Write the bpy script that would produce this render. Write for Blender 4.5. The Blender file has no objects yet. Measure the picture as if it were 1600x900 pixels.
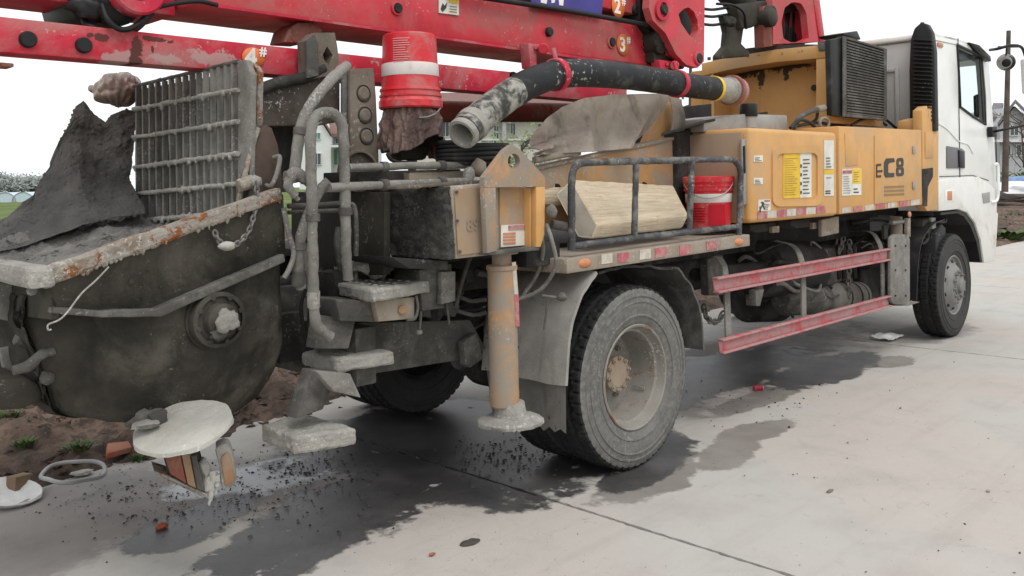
import bpy, bmesh, math, random
from mathutils import Vector, Matrix, noise
random.seed(7)
rad = math.radians
SC = bpy.context.scene
COL = SC.collection

# ------------------------------------------------------------------ camera
F, CX, CY = 1380.0, 800.0, 284.0
RHO, YAW = math.atan(.0196), rad(44.16)
CAM = Vector((0, -3.04, 1.67))
DV = Vector((math.cos(YAW), math.sin(YAW), 0))
RV = Vector((math.sin(YAW), -math.cos(YAW), 0))
ZV = Vector((0, 0, 1))
IV = RV*math.cos(RHO) - ZV*math.sin(RHO)
UV = RV*math.sin(RHO) + ZV*math.cos(RHO)
cd = bpy.data.cameras.new('camera')
cd.sensor_width = 36; cd.lens = F/1600*36
cd.shift_y = -(450-CY)/1600
cd.clip_start = .05; cd.clip_end = 3000
cam = bpy.data.objects.new('camera', cd); COL.objects.link(cam)
m3 = Matrix((IV, UV, -DV)).transposed()
cam.matrix_world = Matrix.Translation(CAM) @ m3.to_4x4()
SC.camera = cam
SC.render.resolution_x, SC.render.resolution_y = 1600, 900

# ------------------------------------------------------------------ overcast sky and soft sun
SUN_EL, SUN_ROT = rad(58), rad(200)
w = bpy.data.worlds.new('World'); SC.world = w; w.use_nodes = True
nt = w.node_tree; nt.nodes.clear()
sky = nt.nodes.new('ShaderNodeTexSky'); sky.sky_type = 'NISHITA'; sky.sun_disc = False
sky.sun_elevation = SUN_EL; sky.sun_rotation = SUN_ROT
sky.air_density = 1.0; sky.dust_density = 6.0; sky.ozone_density = 1.0
hs = nt.nodes.new('ShaderNodeHueSaturation'); hs.inputs['Saturation'].default_value = .12
mxw = nt.nodes.new('ShaderNodeMix'); mxw.data_type = 'RGBA'; mxw.inputs[0].default_value = .8
mxw.inputs[7].default_value = (11.0, 11.3, 11.6, 1)          # the even cloud deck
bg = nt.nodes.new('ShaderNodeBackground'); bg.inputs[1].default_value = .115
ow = nt.nodes.new('ShaderNodeOutputWorld')
nt.links.new(sky.outputs[0], hs.inputs['Color']); nt.links.new(hs.outputs[0], mxw.inputs[6])
nt.links.new(mxw.outputs[2], bg.inputs[0]); nt.links.new(bg.outputs[0], ow.inputs[0])
sd = bpy.data.lights.new('sun', 'SUN'); sd.energy = 1.1; sd.angle = rad(24); sd.color = (1, .97, .92)
so = bpy.data.objects.new('sun', sd); COL.objects.link(so)
sdir = Vector((math.sin(SUN_ROT)*math.cos(SUN_EL), math.cos(SUN_ROT)*math.cos(SUN_EL), math.sin(SUN_EL)))
so.rotation_euler = (-sdir).to_track_quat('-Z', 'Y').to_euler()
SC.view_settings.view_transform = 'Standard'; SC.view_settings.look = 'None'
SC.view_settings.exposure = .08; SC.view_settings.gamma = 1; SC.view_settings.use_curve_mapping = False

# ------------------------------------------------------------------ helpers
def P(px, py, x=None, y=None, z=None):
    """a photograph pixel met with the plane the thing lies on"""
    d = DV + IV*((px-CX)/F) + UV*(-(py-CY)/F)
    k, t = (0, x) if x is not None else (1, y) if y is not None else (2, z)
    return CAM + d*((t-CAM[k])/d[k])
ORG = {}
def mk(name, bm, mat, parent=None, smooth=None, label=None, cat=None, group=None, kind=None, jit=None, origin=None):
    bm.normal_update()
    if jit:
        amp, sc = jit
        for v in bm.verts:
            n = noise.noise(v.co*sc) + .5*noise.noise(v.co*sc*2.7)
            v.co += v.normal*amp*n
    if origin is None:
        lo = Vector((min(v.co[i] for v in bm.verts) for i in range(3))); hi = Vector((max(v.co[i] for v in bm.verts) for i in range(3)))
        origin = (lo+hi)/2
        if parent is None: origin.z = lo.z
    origin = Vector(origin)
    for v in bm.verts: v.co -= origin
    me = bpy.data.meshes.new(name)
    if smooth is not None:
        for f in bm.faces: f.smooth = True
        lim = math.cos(rad(smooth))
        for e in bm.edges:
            if len(e.link_faces) == 2 and e.link_faces[0].normal.dot(e.link_faces[1].normal) < lim: e.smooth = False
    bm.to_mesh(me); bm.free()
    mats = mat if isinstance(mat, (list, tuple)) else [mat]
    for mm in mats: me.materials.append(mm)
    o = bpy.data.objects.new(name, me); COL.objects.link(o)
    ORG[o.name] = origin
    if parent is not None:
        o.parent = parent; o.location = origin - ORG[parent.name]
    else: o.location = origin
    tag(o, label, cat, group, kind)
    return o
def tag(o, label=None, cat=None, group=None, kind=None):
    for k, v in (('label', label), ('category', cat), ('group', group), ('kind', kind)):
        if v: o[k] = v
    return o
def empty(name, loc, label=None, cat=None, group=None, kind=None, parent=None):
    o = bpy.data.objects.new(name, None); COL.objects.link(o); o.empty_display_size = .2
    o.location = loc; ORG[o.name] = Vector(loc)
    if parent is not None: o.parent = parent; o.location = Vector(loc)-ORG[parent.name]
    return tag(o, label, cat, group, kind)
def copy_of(o, loc, parent=None, **tags):
    """copy with shared mesh at a new world origin, children too"""
    c = o.copy(); COL.objects.link(c); ORG[c.name] = Vector(loc)
    c.parent = parent
    c.location = Vector(loc) - (ORG[parent.name] if parent is not None else Vector())
    for ch in o.children: copy_of(ch, ORG[ch.name]-ORG[o.name]+Vector(loc), c)
    tag(c, **tags); return c
def bevel(bm, w, seg=2, ang=25):
    if not w: return
    es = [e for e in bm.edges if len(e.link_faces) == 2 and e.calc_face_angle(0) > rad(ang)]
    bmesh.ops.bevel(bm, geom=es, offset=w, segments=seg, affect='EDGES', profile=.5, clamp_overlap=True)
def subdiv(bm, n):
    if n: bmesh.ops.subdivide_edges(bm, edges=bm.edges[:], cuts=n, use_grid_fill=True)
def add_hull(bm, near, vec):
    n = len(near)
    a = [bm.verts.new(p) for p in near]; b = [bm.verts.new(Vector(p)+vec) for p in near]
    bm.faces.new(a); bm.faces.new(b[::-1])
    for i in range(n): bm.faces.new((a[i], b[i], b[(i+1) % n], a[(i+1) % n]))
def prism(name, pts, vec, mat, parent=None, bev=.004, sub=0, seg=2, **kw):
    bm = bmesh.new(); add_hull(bm, [Vector(p) for p in pts], Vector(vec))
    bmesh.ops.recalc_face_normals(bm, faces=bm.faces[:])
    bevel(bm, bev, seg)
    if sub:
        bmesh.ops.triangulate(bm, faces=[f for f in bm.faces if len(f.verts) > 4])
        for _ in range(sub): subdiv(bm, 1)
    kw.setdefault('smooth', 35 if bev else None)
    return mk(name, bm, mat, parent, **kw)
def pp(name, pix, y0, y1, mat, parent=None, bev=.004, **kw):
    """outline in the vertical plane y0, carried back to y1"""
    return prism(name, [P(a, b, y=y0) for a, b in pix], (0, y1-y0, 0), mat, parent, bev, **kw)
def px_(name, pix, x0, x1, mat, parent=None, bev=.004, **kw):
    """outline in the cross plane x0, carried forward to x1"""
    return prism(name, [P(a, b, x=x0) for a, b in pix], (x1-x0, 0, 0), mat, parent, bev, **kw)
def pz(name, pix, z0, z1, mat, parent=None, bev=.004, **kw):
    return prism(name, [P(a, b, z=z0) for a, b in pix], (0, 0, z1-z0), mat, parent, bev, **kw)
def box(name, xr, yr, zr, mat, parent=None, bev=.004, sub=0, **kw):
    pts = [(xr[0], yr[0], zr[0]), (xr[1], yr[0], zr[0]), (xr[1], yr[0], zr[1]), (xr[0], yr[0], zr[1])]
    return prism(name, pts, (0, yr[1]-yr[0], 0), mat, parent, bev, sub=sub, **kw)
def smooth_path(pts, n=6):
    pts = [Vector(p) for p in pts]
    if len(pts) < 3: return pts
    out = []
    e = [pts[0]*2-pts[1]] + pts + [pts[-1]*2-pts[-2]]
    for i in range(1, len(e)-2):
        p0, p1, p2, p3 = e[i-1:i+3]
        for k in range(n):
            t = k/n
            out.append(.5*((2*p1)+(p2-p0)*t+(2*p0-5*p1+4*p2-p3)*t*t+(3*p1-p0-3*p2+p3)*t**3))
    out.append(pts[-1]); return out
def add_tube(bm, path, r, seg=10, closed=False, caps=True):
    path = [Vector(p) for p in path]; n = len(path)
    rs = r if isinstance(r, (list, tuple)) else [r]*n
    rings = []; up = None
    for i, p in enumerate(path):
        if closed: t = path[(i+1) % n]-path[i-1]
        else: t = path[min(i+1, n-1)]-path[max(i-1, 0)]
        t.normalize()
        if up is None:
            up = t.orthogonal().normalized()
        up = (up - t*up.dot(t)).normalized(); s = t.cross(up)
        rr = rs[min(len(rs)-1, int(i*len(rs)/n))] if len(rs) != n else rs[i]
        rings.append([bm.verts.new(p+(up*math.cos(a)+s*math.sin(a))*rr) for a in (2*math.pi*k/seg for k in range(seg))])
    for i in range(n if closed else n-1):
        a, b = rings[i], rings[(i+1) % n]
        for k in range(seg): bm.faces.new((a[k], a[(k+1) % seg], b[(k+1) % seg], b[k]))
    if caps and not closed:
        bm.faces.new(rings[0][::-1]); bm.faces.new(rings[-1])
def resample(path, step):
    out = [path[0]]
    for a, b in zip(path, path[1:]):
        k = max(1, int((b-a).length/step))
        out += [a.lerp(b, (i+1)/k) for i in range(k)]
    return out
def tube(name, pts, r, mat, parent=None, curve=True, seg=10, closed=False, step=None, **kw):
    pts = [Vector(p) for p in pts]
    path = smooth_path(pts) if curve else pts
    if step: path = resample(path, step)
    bm = bmesh.new(); add_tube(bm, path, r, seg, closed)
    bmesh.ops.recalc_face_normals(bm, faces=bm.faces[:])
    return mk(name, bm, mat, parent, smooth=50, **kw)
def tp(name, pix, r, mat, parent=None, **kw):
    return tube(name, [P(a, b, y=y) for a, b, y in pix], r, mat, parent, **kw)
def add_lathe(bm, prof, org, axis, seg=32, closed=False):
    org, ax = Vector(org), Vector(axis).normalized()
    u = ax.orthogonal().normalized() if abs(ax.y) < .9 else Vector((1, 0, 0)); v = ax.cross(u)
    rings = []
    for r, t in prof:
        if r < 1e-5: rings.append([bm.verts.new(org+ax*t)]); continue
        rings.append([bm.verts.new(org+ax*t+(u*math.cos(a)+v*math.sin(a))*r) for a in (2*math.pi*k/seg for k in range(seg))])
    m = len(rings)
    for i in range(m if closed else m-1):
        a, b = rings[i], rings[(i+1) % m]
        for k in range(seg):
            k2 = (k+1) % seg
            if len(a) == 1 and len(b) == 1: continue
            if len(a) == 1: bm.faces.new((a[0], b[k2], b[k]))
            elif len(b) == 1: bm.faces.new((a[k], a[k2], b[0]))
            else: bm.faces.new((a[k], a[k2], b[k2], b[k]))
def lathe(name, prof, org, axis, mat, parent=None, seg=32, sm=40, closed=False, **kw):
    bm = bmesh.new(); add_lathe(bm, prof, org, axis, seg, closed)
    bmesh.ops.recalc_face_normals(bm, faces=bm.faces[:])
    return mk(name, bm, mat, parent, smooth=sm, **kw)
def rod(name, a, b, r, mat, parent=None, seg=16, bev=.15, **kw):
    a, b = Vector(a), Vector(b); L = (b-a).length; c = min(r, L)*bev
    return lathe(name, [(0, 0), (r-c, 0), (r, c), (r, L-c), (r-c, L), (0, L)], a, b-a, mat, parent, seg, **kw)
def grid(name, fn, nu, nv, mat, parent=None, thick=0, sm=60, **kw):
    bm = bmesh.new()
    vs = [[bm.verts.new(fn(i/nu, j/nv)) for j in range(nv+1)] for i in range(nu+1)]
    for i in range(nu):
        for j in range(nv): bm.faces.new((vs[i][j], vs[i+1][j], vs[i+1][j+1], vs[i][j+1]))
    if thick:
        bmesh.ops.recalc_face_normals(bm, faces=bm.faces[:])
        bmesh.ops.solidify(bm, geom=bm.faces[:], thickness=thick)
    bmesh.ops.recalc_face_normals(bm, faces=bm.faces[:])
    return mk(name, bm, mat, parent, smooth=sm, **kw)
def lerp(a, b, t): return a+(b-a)*t
def polyline_at(pts, t):
    """piecewise linear through pixel points at parameter t"""
    k = t*(len(pts)-1); i = min(int(k), len(pts)-2); f = k-i
    return tuple(lerp(a, b, f) for a, b in zip(pts[i], pts[i+1]))
def fbm(p, o=4):
    s, a = 0, 1
    for _ in range(o): s += a*noise.noise(p); p = p*2.03; a *= .5
    return s
def lump(name, loc, r, mat, parent=None, sq=(1, 1, 1), sub=2, amp=.25, seed=0, **kw):
    bm = bmesh.new(); bmesh.ops.create_icosphere(bm, subdivisions=sub, radius=1)
    off = Vector((seed*3.1, seed*1.7, seed*.9))
    for v in bm.verts:
        k = 1+amp*fbm(v.co*1.3+off, 3)
        v.co = Vector((v.co.x*sq[0], v.co.y*sq[1], v.co.z*sq[2]))*r*k + Vector(loc)
    return mk(name, bm, mat, parent, smooth=70, **kw)
def text_mesh(name, s, loc, size, mat, parent=None, bold=.0, right=(1, 0, 0), up=(0, 0, 1), ext=.0015, sx=1, **kw):
    cu = bpy.data.curves.new('t', 'FONT'); cu.body = s; cu.size = size; cu.extrude = ext; cu.offset = bold
    cu.align_x = 'CENTER'; cu.align_y = 'CENTER'; cu.resolution_u = 4
    o = bpy.data.objects.new('t', cu); COL.objects.link(o)
    dg = bpy.context.evaluated_depsgraph_get(); me = bpy.data.meshes.new_from_object(o.evaluated_get(dg))
    bm = bmesh.new(); bm.from_mesh(me); bpy.data.objects.remove(o); bpy.data.meshes.remove(me); bpy.data.curves.remove(cu)
    r, u = Vector(right).normalized(), Vector(up).normalized(); n = r.cross(u)
    for v in bm.verts: v.co = Vector(loc)+r*v.co.x*sx+u*v.co.y+n*v.co.z
    return mk(name, bm, mat, parent, **kw)

# ------------------------------------------------------------------ materials
class NT:
    def __init__(s, name):
        s.m = bpy.data.materials.new(name); s.m.use_nodes = True; s.t = s.m.node_tree
        s.b = s.t.nodes['Principled BSDF']; s.pos = s.n('ShaderNodeNewGeometry').outputs['Position']
    def n(s, t, **kw):
        o = s.t.nodes.new(t)
        for k, v in kw.items(): setattr(o, k, v)
        return o
    def l(s, a, b): s.t.links.new(a, b)
    def noise(s, scale, detail=5, rough=.6, vec=None, dist=0):
        o = s.n('ShaderNodeTexNoise'); o.inputs['Scale'].default_value = scale; o.inputs['Detail'].default_value = detail
        o.inputs['Roughness'].default_value = rough; o.inputs['Distortion'].default_value = dist
        s.l(vec or s.pos, o.inputs['Vector']); return o.outputs[0]
    def stretch(s, sc):
        o = s.n('ShaderNodeMapping'); o.inputs['Scale'].default_value = sc; s.l(s.pos, o.inputs['Vector']); return o.outputs[0]
    def ramp(s, v, a, b, lo=0, hi=1):
        o = s.n('ShaderNodeMapRange'); o.interpolation_type = 'SMOOTHSTEP'
        o.inputs[1].default_value = a; o.inputs[2].default_value = b; o.inputs[3].default_value = lo; o.inputs[4].default_value = hi
        s.l(v, o.inputs[0]); return o.outputs[0]
    def math(s, op, a, b=None, clamp=False):
        o = s.n('ShaderNodeMath', operation=op, use_clamp=clamp)
        for i, v in enumerate((a, b)):
            if v is None: continue
            if isinstance(v, (int, float)): o.inputs[i].default_value = v
            else: s.l(v, o.inputs[i])
        return o.outputs[0]
    def mix(s, f, a, b):
        o = s.n('ShaderNodeMix', data_type='RGBA')
        for i, v in ((0, f), (6, a), (7, b)):
            if isinstance(v, (int, float)): o.inputs[i].default_value = v
            elif isinstance(v, tuple): o.inputs[i].default_value = (*v[:3], 1)
            else: s.l(v, o.inputs[i])
        return o.outputs[2]
    def fin(s, col, rough=.6, metal=0, bump=None, bd=.01, bs=.5, spec=.4):
        if isinstance(col, tuple): s.b.inputs['Base Color'].default_value = (*col, 1)
        else: s.l(col, s.b.inputs['Base Color'])
        for k, v in (('Roughness', rough), ('Metallic', metal)):
            if isinstance(v, (int, float)): s.b.inputs[k].default_value = v
            else: s.l(v, s.b.inputs[k])
        s.b.inputs['Specular IOR Level'].default_value = spec
        if bump is not None:
            o = s.n('ShaderNodeBump'); o.inputs['Strength'].default_value = bs; o.inputs['Distance'].default_value = bd
            s.l(bump, o.inputs['Height']); s.l(o.outputs[0], s.b.inputs['Normal'])
        return s.m
DUST = (.30, .275, .24); CEM = (.42, .405, .38); MUD = (.10, .095, .088); RUST = (.16, .055, .025)
def pm(name, col, rough=.55, metal=0, var=.18, dust=.0, dcol=DUST, dscale=2.2, up=0., specks=0., scol=CEM, sscale=55, rust=0., rscale=6,
       rcol=RUST, streak=0., stcol=MUD, bump=.0, bscale=60, bd=.006, spec=.2, stains=()):
    k = NT(name)
    n1 = k.noise(3.1, 9, .7)
    dark = tuple(c*(1-var) for c in col); lite = tuple(min(1, c*(1+var)) for c in col)
    c = k.mix(k.ramp(n1, .3, .7), dark, lite)
    rg = rough
    if streak:
        v = k.noise(1, 5, .65, k.stretch((9, 9, .9)))
        c = k.mix(k.ramp(v, .62-.25*streak, .80-.2*streak, 0, min(1, .4+streak*.5)), c, stcol)
    d = None
    if dust or up:
        n2 = k.noise(dscale, 9, .68, dist=.4)
        d = k.ramp(n2, .60-.30*dust, .80-.30*dust, 0, min(1, .35+dust))
        if up:
            g = k.n('ShaderNodeNewGeometry'); sp = k.n('ShaderNodeSeparateXYZ'); k.l(g.outputs['Normal'], sp.inputs[0])
            uz = k.math('MULTIPLY', k.ramp(sp.outputs[2], .3, .95, 0, up), k.ramp(n2, .25, .6, .35, 1))
            d = k.math('MAXIMUM', d, uz)
        c = k.mix(d, c, dcol)
    if rust:
        n3 = k.noise(rscale, 8, .7, dist=.6)
        c = k.mix(k.ramp(n3, .72-.35*rust, .78-.33*rust), c, k.mix(k.noise(30, 3), tuple(x*.5 for x in rcol), tuple(min(1, x*1.6) for x in rcol)))
    if stains:
        w1 = k.noise(14, 6, .7); w2 = k.noise(45, 4, .7)
        wv = k.math('ADD', k.math('MULTIPLY', k.math('SUBTRACT', w1, .5), 2.6), k.math('MULTIPLY', k.math('SUBTRACT', w2, .5), 1.0))
        for scol_, amt, spots in stains:
            m_ = None
            for ctr, rr in spots:
                mp = k.n('ShaderNodeMapping', vector_type='TEXTURE'); mp.inputs['Location'].default_value = ctr; mp.inputs['Scale'].default_value = rr
                k.l(k.pos, mp.inputs['Vector']); ln = k.n('ShaderNodeVectorMath', operation='LENGTH'); k.l(mp.outputs[0], ln.inputs[0])
                v_ = k.math('SUBTRACT', 1.0, ln.outputs['Value']); m_ = v_ if m_ is None else k.math('MAXIMUM', m_, v_)
            c = k.mix(k.ramp(k.math('ADD', m_, wv), .12, .34, 0, amt), c, scol_)
    if specks:
        n4 = k.noise(sscale, 4, .7); n5 = k.noise(3.3, 3)
        e = k.math('ADD', n4, k.math('MULTIPLY', k.math('SUBTRACT', n5, .5), .5))
        s_ = k.ramp(e, .70-.34*specks, .74-.33*specks)
        c = k.mix(s_, c, scol)
    if d is not None: rg = k.math('ADD', k.math('MULTIPLY', d, max(0, .9-rough)), rough)
    h = None
    if bump: h = k.noise(bscale, 6, .7)
    return k.fin(c, rg, metal, h, bd, bump, spec)

M = {}
M['red'] = pm('red_paint', (.56, .028, .046), .40, var=.18, dust=.48, dcol=(.42, .135, .125), dscale=1.7, specks=.12, scol=(.52, .30, .28), sscale=44, rust=.06, rcol=(.10, .03, .025), rscale=9, up=.2, streak=.10, stcol=(.22, .05, .05), spec=.4)
M['red_dirty'] = pm('red_paint_soiled', (.50, .024, .055), .5, var=.2, dust=.5, dcol=(.40, .18, .18), dscale=2.4, rust=.2, rcol=(.07, .02, .02), rscale=5, specks=.14, scol=(.42, .27, .25), sscale=26)
M['rail'] = pm('faded_red_paint', (.47, .085, .105), .6, var=.15, dust=.85, dcol=(.40, .225, .22), dscale=8, specks=.24, scol=(.42, .33, .31), streak=.1, stcol=(.28, .1, .1), up=.25)
M['darkred'] = pm('rusty_red_pipe', (.24, .075, .055), .6, dust=.35, rust=.4, rcol=(.14, .05, .03))
M['yellow'] = pm('ochre_paint', (.60, .33, .12), .45, var=.08, dust=.48, dcol=(.50, .335, .205), dscale=1.6, specks=.10, scol=(.5, .42, .33), sscale=46, up=.4, streak=.16, stcol=(.40, .26, .14))
M['yellow_dusty'] = pm('ochre_paint_under_dust', (.50, .27, .11), .6, var=.14, dust=.72, dcol=(.34, .27, .205), dscale=2.4, specks=.24, scol=(.40, .36, .31), up=.5, streak=.35, stcol=(.2, .165, .13), bump=.25)
M['tan'] = pm('dust_covered_steel', (.27, .225, .175), .8, var=.2, dust=.5, dcol=(.32, .285, .24), specks=.26, scol=(.42, .39, .35), streak=.3, bump=.3, up=.4)
M['tandark'] = pm('brown_grimy_steel', (.135, .112, .088), .8, var=.3, dust=.5, dcol=(.20, .17, .14), dscale=3, specks=.18, scol=(.3, .27, .24), streak=.45, stcol=(.05, .042, .036), bump=.3)
M['chipped'] = pm('chipped_black_paint', (.060, .060, .064), .5, var=.25, dust=.5, dcol=(.21, .204, .19), dscale=9, specks=.22, scol=(.32, .31, .29), sscale=70, bump=.5, bscale=60)
M['brownside'] = pm('dust_caked_side', (.34, .235, .15), .85, var=.1, dust=.5, dcol=(.33, .255, .19), dscale=1.5, streak=.3, stcol=(.22, .17, .13))
M['white'] = pm('white_cab_paint', (.80, .80, .78), .32, var=.04, dust=.16, dcol=(.58, .52, .42), dscale=1.2, specks=.015, scol=(.4, .36, .3), sscale=70, spec=.5)
M['white_dirty'] = pm('white_paint_soiled', (.72, .71, .68), .45, var=.05, dust=.33, dcol=(.50, .43, .32), dscale=2.5, specks=.05, scol=(.34, .3, .25))
M['lightgrey'] = pm('light_grey_paint', (.46, .46, .45), .5, var=.06, dust=.25, dcol=(.36, .34, .31))
M['dark'] = pm('wet_cement_dark_steel', (.040, .036, .029), .6, var=.35, dust=.46, dcol=(.085, .078, .064), dscale=2.0, specks=.08, scol=(.13, .122, .108), sscale=38, streak=.35, stcol=(.018, .017, .015), bump=.35, bscale=40)
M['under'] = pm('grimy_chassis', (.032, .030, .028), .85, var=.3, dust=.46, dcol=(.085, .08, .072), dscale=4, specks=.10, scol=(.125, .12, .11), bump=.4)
M['grey'] = pm('cement_dusted_steel', (.19, .18, .163), .9, var=.3, dust=.5, dcol=(.26, .25, .23), dscale=8, specks=.22, scol=(.37, .36, .335), sscale=75, bump=.9, bscale=70)
M['greydark'] = pm('grey_splashed_steel', (.085, .080, .073), .9, var=.3, dust=.5, dcol=(.165, .157, .143), dscale=5, specks=.16, scol=(.24, .23, .212), bump=.7)
M['crust'] = pm('dried_cement_crust', (.34, .325, .295), .92, var=.2, dust=.45, dcol=(.25, .235, .21), dscale=8, specks=.3, scol=(.48, .465, .43), sscale=48, bump=1.0, bscale=55, bd=.012)
M['jackpaint'] = pm('jack_paint_under_dust', (.42, .235, .115), .7, var=.15, dust=.82, dcol=(.275, .235, .19), dscale=4.5, specks=.24, scol=(.38, .35, .31), streak=.3, stcol=(.16, .13, .11), bump=.4)
M['crustwhite'] = pm('pale_cement_crust', (.41, .40, .36), .92, var=.16, dust=.45, dcol=(.36, .335, .29), dscale=7, specks=.2, scol=(.58, .57, .53), bump=.8, bscale=40, bd=.012)
M['rustyrim'] = pm('rusty_cement_rim', (.30, .275, .24), .9, var=.25, dust=.5, dcol=(.22, .165, .12), dscale=8, rust=.55, rcol=(.22, .085, .03), rscale=11, specks=.3, scol=(.46, .44, .40), bump=1.0, bscale=50, bd=.012)
M['wetcem'] = pm('wet_concrete', (.17, .165, .152), .65, var=.25, dust=.5, dcol=(.27, .262, .243), dscale=3.5, specks=.08, scol=(.3, .29, .28), sscale=30, bump=.9, bscale=28, bd=.02)
M['apron'] = pm('cement_coated_rubber', (.108, .104, .097), .92, var=.3, dust=.45, dcol=(.165, .158, .147), dscale=4, specks=.14, scol=(.2, .192, .18), sscale=60, bump=1.0, bscale=65, bd=.01)
M['blackcrust'] = pm('cement_caked_mat', (.050, .047, .043), .92, var=.4, dust=.46, dcol=(.115, .108, .097), dscale=7, specks=.24, scol=(.135, .127, .115), sscale=80, bump=1.0, bscale=90, bd=.01)
M['black'] = pm('black_plastic', (.018, .018, .019), .45, dust=.22, dcol=(.10, .095, .09))
M['rubber'] = pm('black_rubber', (.022, .022, .022), .6, dust=.25, dcol=(.12, .112, .10), specks=.05)
M['hose'] = pm('weathered_hose_rubber', (.020, .021, .023), .55, var=.3, dust=.28, dcol=(.13, .135, .12), dscale=9, specks=.12, scol=(.32, .31, .27), sscale=30)
M['hosedirty'] = pm('cement_splashed_hose', (.06, .06, .055), .8, var=.3, dust=.66, dcol=(.34, .33, .29), dscale=13, specks=.2, bump=.5)
M['guard'] = pm('cement_dusted_guard', (.31, .297, .272), .92, var=.15, dust=.5, dcol=(.25, .24, .22), dscale=5, specks=.12, scol=(.09, .085, .078), sscale=38, streak=.25, stcol=(.15, .142, .13), bump=.5)
M['tyre'] = pm('dusty_tyre_rubber', (.135, .13, .121), .9, var=.2, dust=.55, dcol=(.19, .183, .168), dscale=30, specks=.2, scol=(.25, .24, .22), sscale=60, bump=.6, bscale=45)
M['tyrefront'] = pm('dark_tyre_rubber', (.050, .049, .047), .8, var=.15, dust=.3, dcol=(.075, .072, .066), dscale=14)
M['tread'] = pm('tread_rubber', (.018, .018, .018), .8, var=.2, dust=.25, dcol=(.06, .058, .054), dscale=14)
M['rim'] = pm('dusty_rim_steel', (.23, .215, .19), .75, var=.15, dust=.5, dcol=(.28, .262, .23), rust=.42, rcol=(.20, .10, .06), rscale=7, specks=.16)
M['rimf'] = pm('bare_wheel_steel', (.22, .215, .205), .5, .35, var=.15, dust=.4, dcol=(.16, .15, .135), dscale=6)
M['hub'] = pm('tan_hub_paint', (.30, .225, .165), .8, var=.15, dust=.4, dcol=(.33, .28, .22), specks=.06)
M['wood'] = None
M['bucket'] = pm('red_bucket_plastic', (.60, .018, .03), .4, var=.1, dust=.42, dcol=(.45, .20, .18), dscale=5, streak=.3, stcol=(.36, .12, .11), specks=.1, scol=(.5, .38, .35), spec=.45)
M['bucketband'] = pm('white_print', (.66, .60, .58), .5, var=.06, dust=.3, dcol=(.45, .33, .31), dscale=5)
M['printred'] = pm('red_print', (.40, .008, .02), .4)
M['film'] = pm('soiled_plastic_film', (.12, .068, .055), .28, var=.5, streak=.45, stcol=(.27, .195, .165), spec=.55, bump=.8, bscale=26, bd=.03)
M['tarp'] = pm('grey_rubber_sheet', (.255, .21, .17), .6, var=.25, dust=.5, dcol=(.34, .295, .25), dscale=1.8, streak=.5, stcol=(.085, .07, .06), specks=.05, scol=(.14, .12, .10), spec=.3, bump=.3, bscale=20)
M['amber'] = pm('amber_lens', (.55, .20, .09), .35, dust=.5, dcol=(.46, .29, .2), dscale=12)
_S = lambda px, py, rx, rz, y=.9: (P(px, py, y=y), (rx, .3, rz))
M['red_b4'] = pm('red_paint_lower_boom', (.50, .024, .048), .5, var=.2, dust=.5, dcol=(.40, .18, .17), dscale=2.4, specks=.14, scol=(.42, .27, .25), sscale=36,
    stains=(((.42, .30, .28), .75, [_S(262, 92, .10, .03), _S(190, 92, .10, .04), _S(330, 92, .16, .05)]), ((.085, .03, .024), .95, [_S(214, 74, .030, .055), _S(212, 96, .034, .03), _S(246, 62, .085, .018), _S(158, 60, .035, .022), _S(141, 55, .018, .014), _S(238, 77, .010, .022)])))
M['dark_hopper'] = pm('hopper_side_steel', (.040, .036, .029), .65, var=.45, dust=.5, dcol=(.105, .096, .078), dscale=2.0, specks=.10, scol=(.15, .14, .125), sscale=44, streak=.4, stcol=(.016, .015, .013), bump=.6, bscale=36, bd=.01)
M['redlens'] = pm('dusty_red_lens', (.20, .065, .045), .4, dust=.45, dcol=(.27, .17, .12), dscale=9)
M['brownlens'] = pm('dusty_amber_lens', (.26, .15, .08), .45, dust=.5, dcol=(.31, .23, .16), dscale=9)
M['yellow_soot'] = pm('sooty_ochre_paint', (.55, .29, .10), .5, var=.08, dust=.3, dcol=(.45, .29, .17), dscale=1.4, streak=.25, stcol=(.3, .18, .09),
    stains=(((.03, .024, .018), .95, [(P(1230, 99, x=8.0), (.3, .42, .09)), (P(1160, 112, x=8.0), (.3, .35, .08)), (P(1190, 120, x=8.0), (.3, .05, .13)), (P(1228, 112, x=8.0), (.3, .04, .10))]),))
M['tapered'] = pm('red_reflector', (.42, .10, .125), .5, dust=.6, dcol=(.42, .27, .24), dscale=14)
M['tapewhite'] = pm('white_reflector', (.52, .48, .42), .5, dust=.5, dcol=(.42, .35, .28), dscale=14)
M['decalwhite'] = pm('white_label', (.66, .64, .58), .45, dust=.18, dcol=(.5, .44, .34), dscale=9)
M['decalyellow'] = pm('yellow_label', (.72, .46, .035), .45, dust=.15, dcol=(.5, .4, .2), dscale=9)
M['decalblue'] = pm('blue_label', (.06, .05, .25), .4, dust=.1, dcol=(.2, .12, .25))
M['badge'] = pm('orange_badge', (.74, .20, .06), .45, dust=.2, dcol=(.6, .3, .2))
M['badgewhite'] = pm('white_badge_print', (.78, .72, .68), .45, dust=.1)
M['ink'] = pm('dark_print', (.05, .045, .04), .5, var=.05)
M['fadeink'] = pm('faded_print', (.26, .17, .08), .5, var=.05)
M['doorgrey'] = pm('grey_door_panel', (.155, .15, .165), .5, var=.05)
M['steel'] = pm('galvanised_steel', (.36, .35, .33), .5, .5, dust=.35, dcol=(.3, .28, .25))
M['chain'] = pm('cement_chain_steel', (.17, .16, .15), .7, .2, dust=.4, dcol=(.3, .29, .27), dscale=20)
M['chrome'] = pm('polished_cap', (.55, .53, .48), .3, .6)
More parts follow.
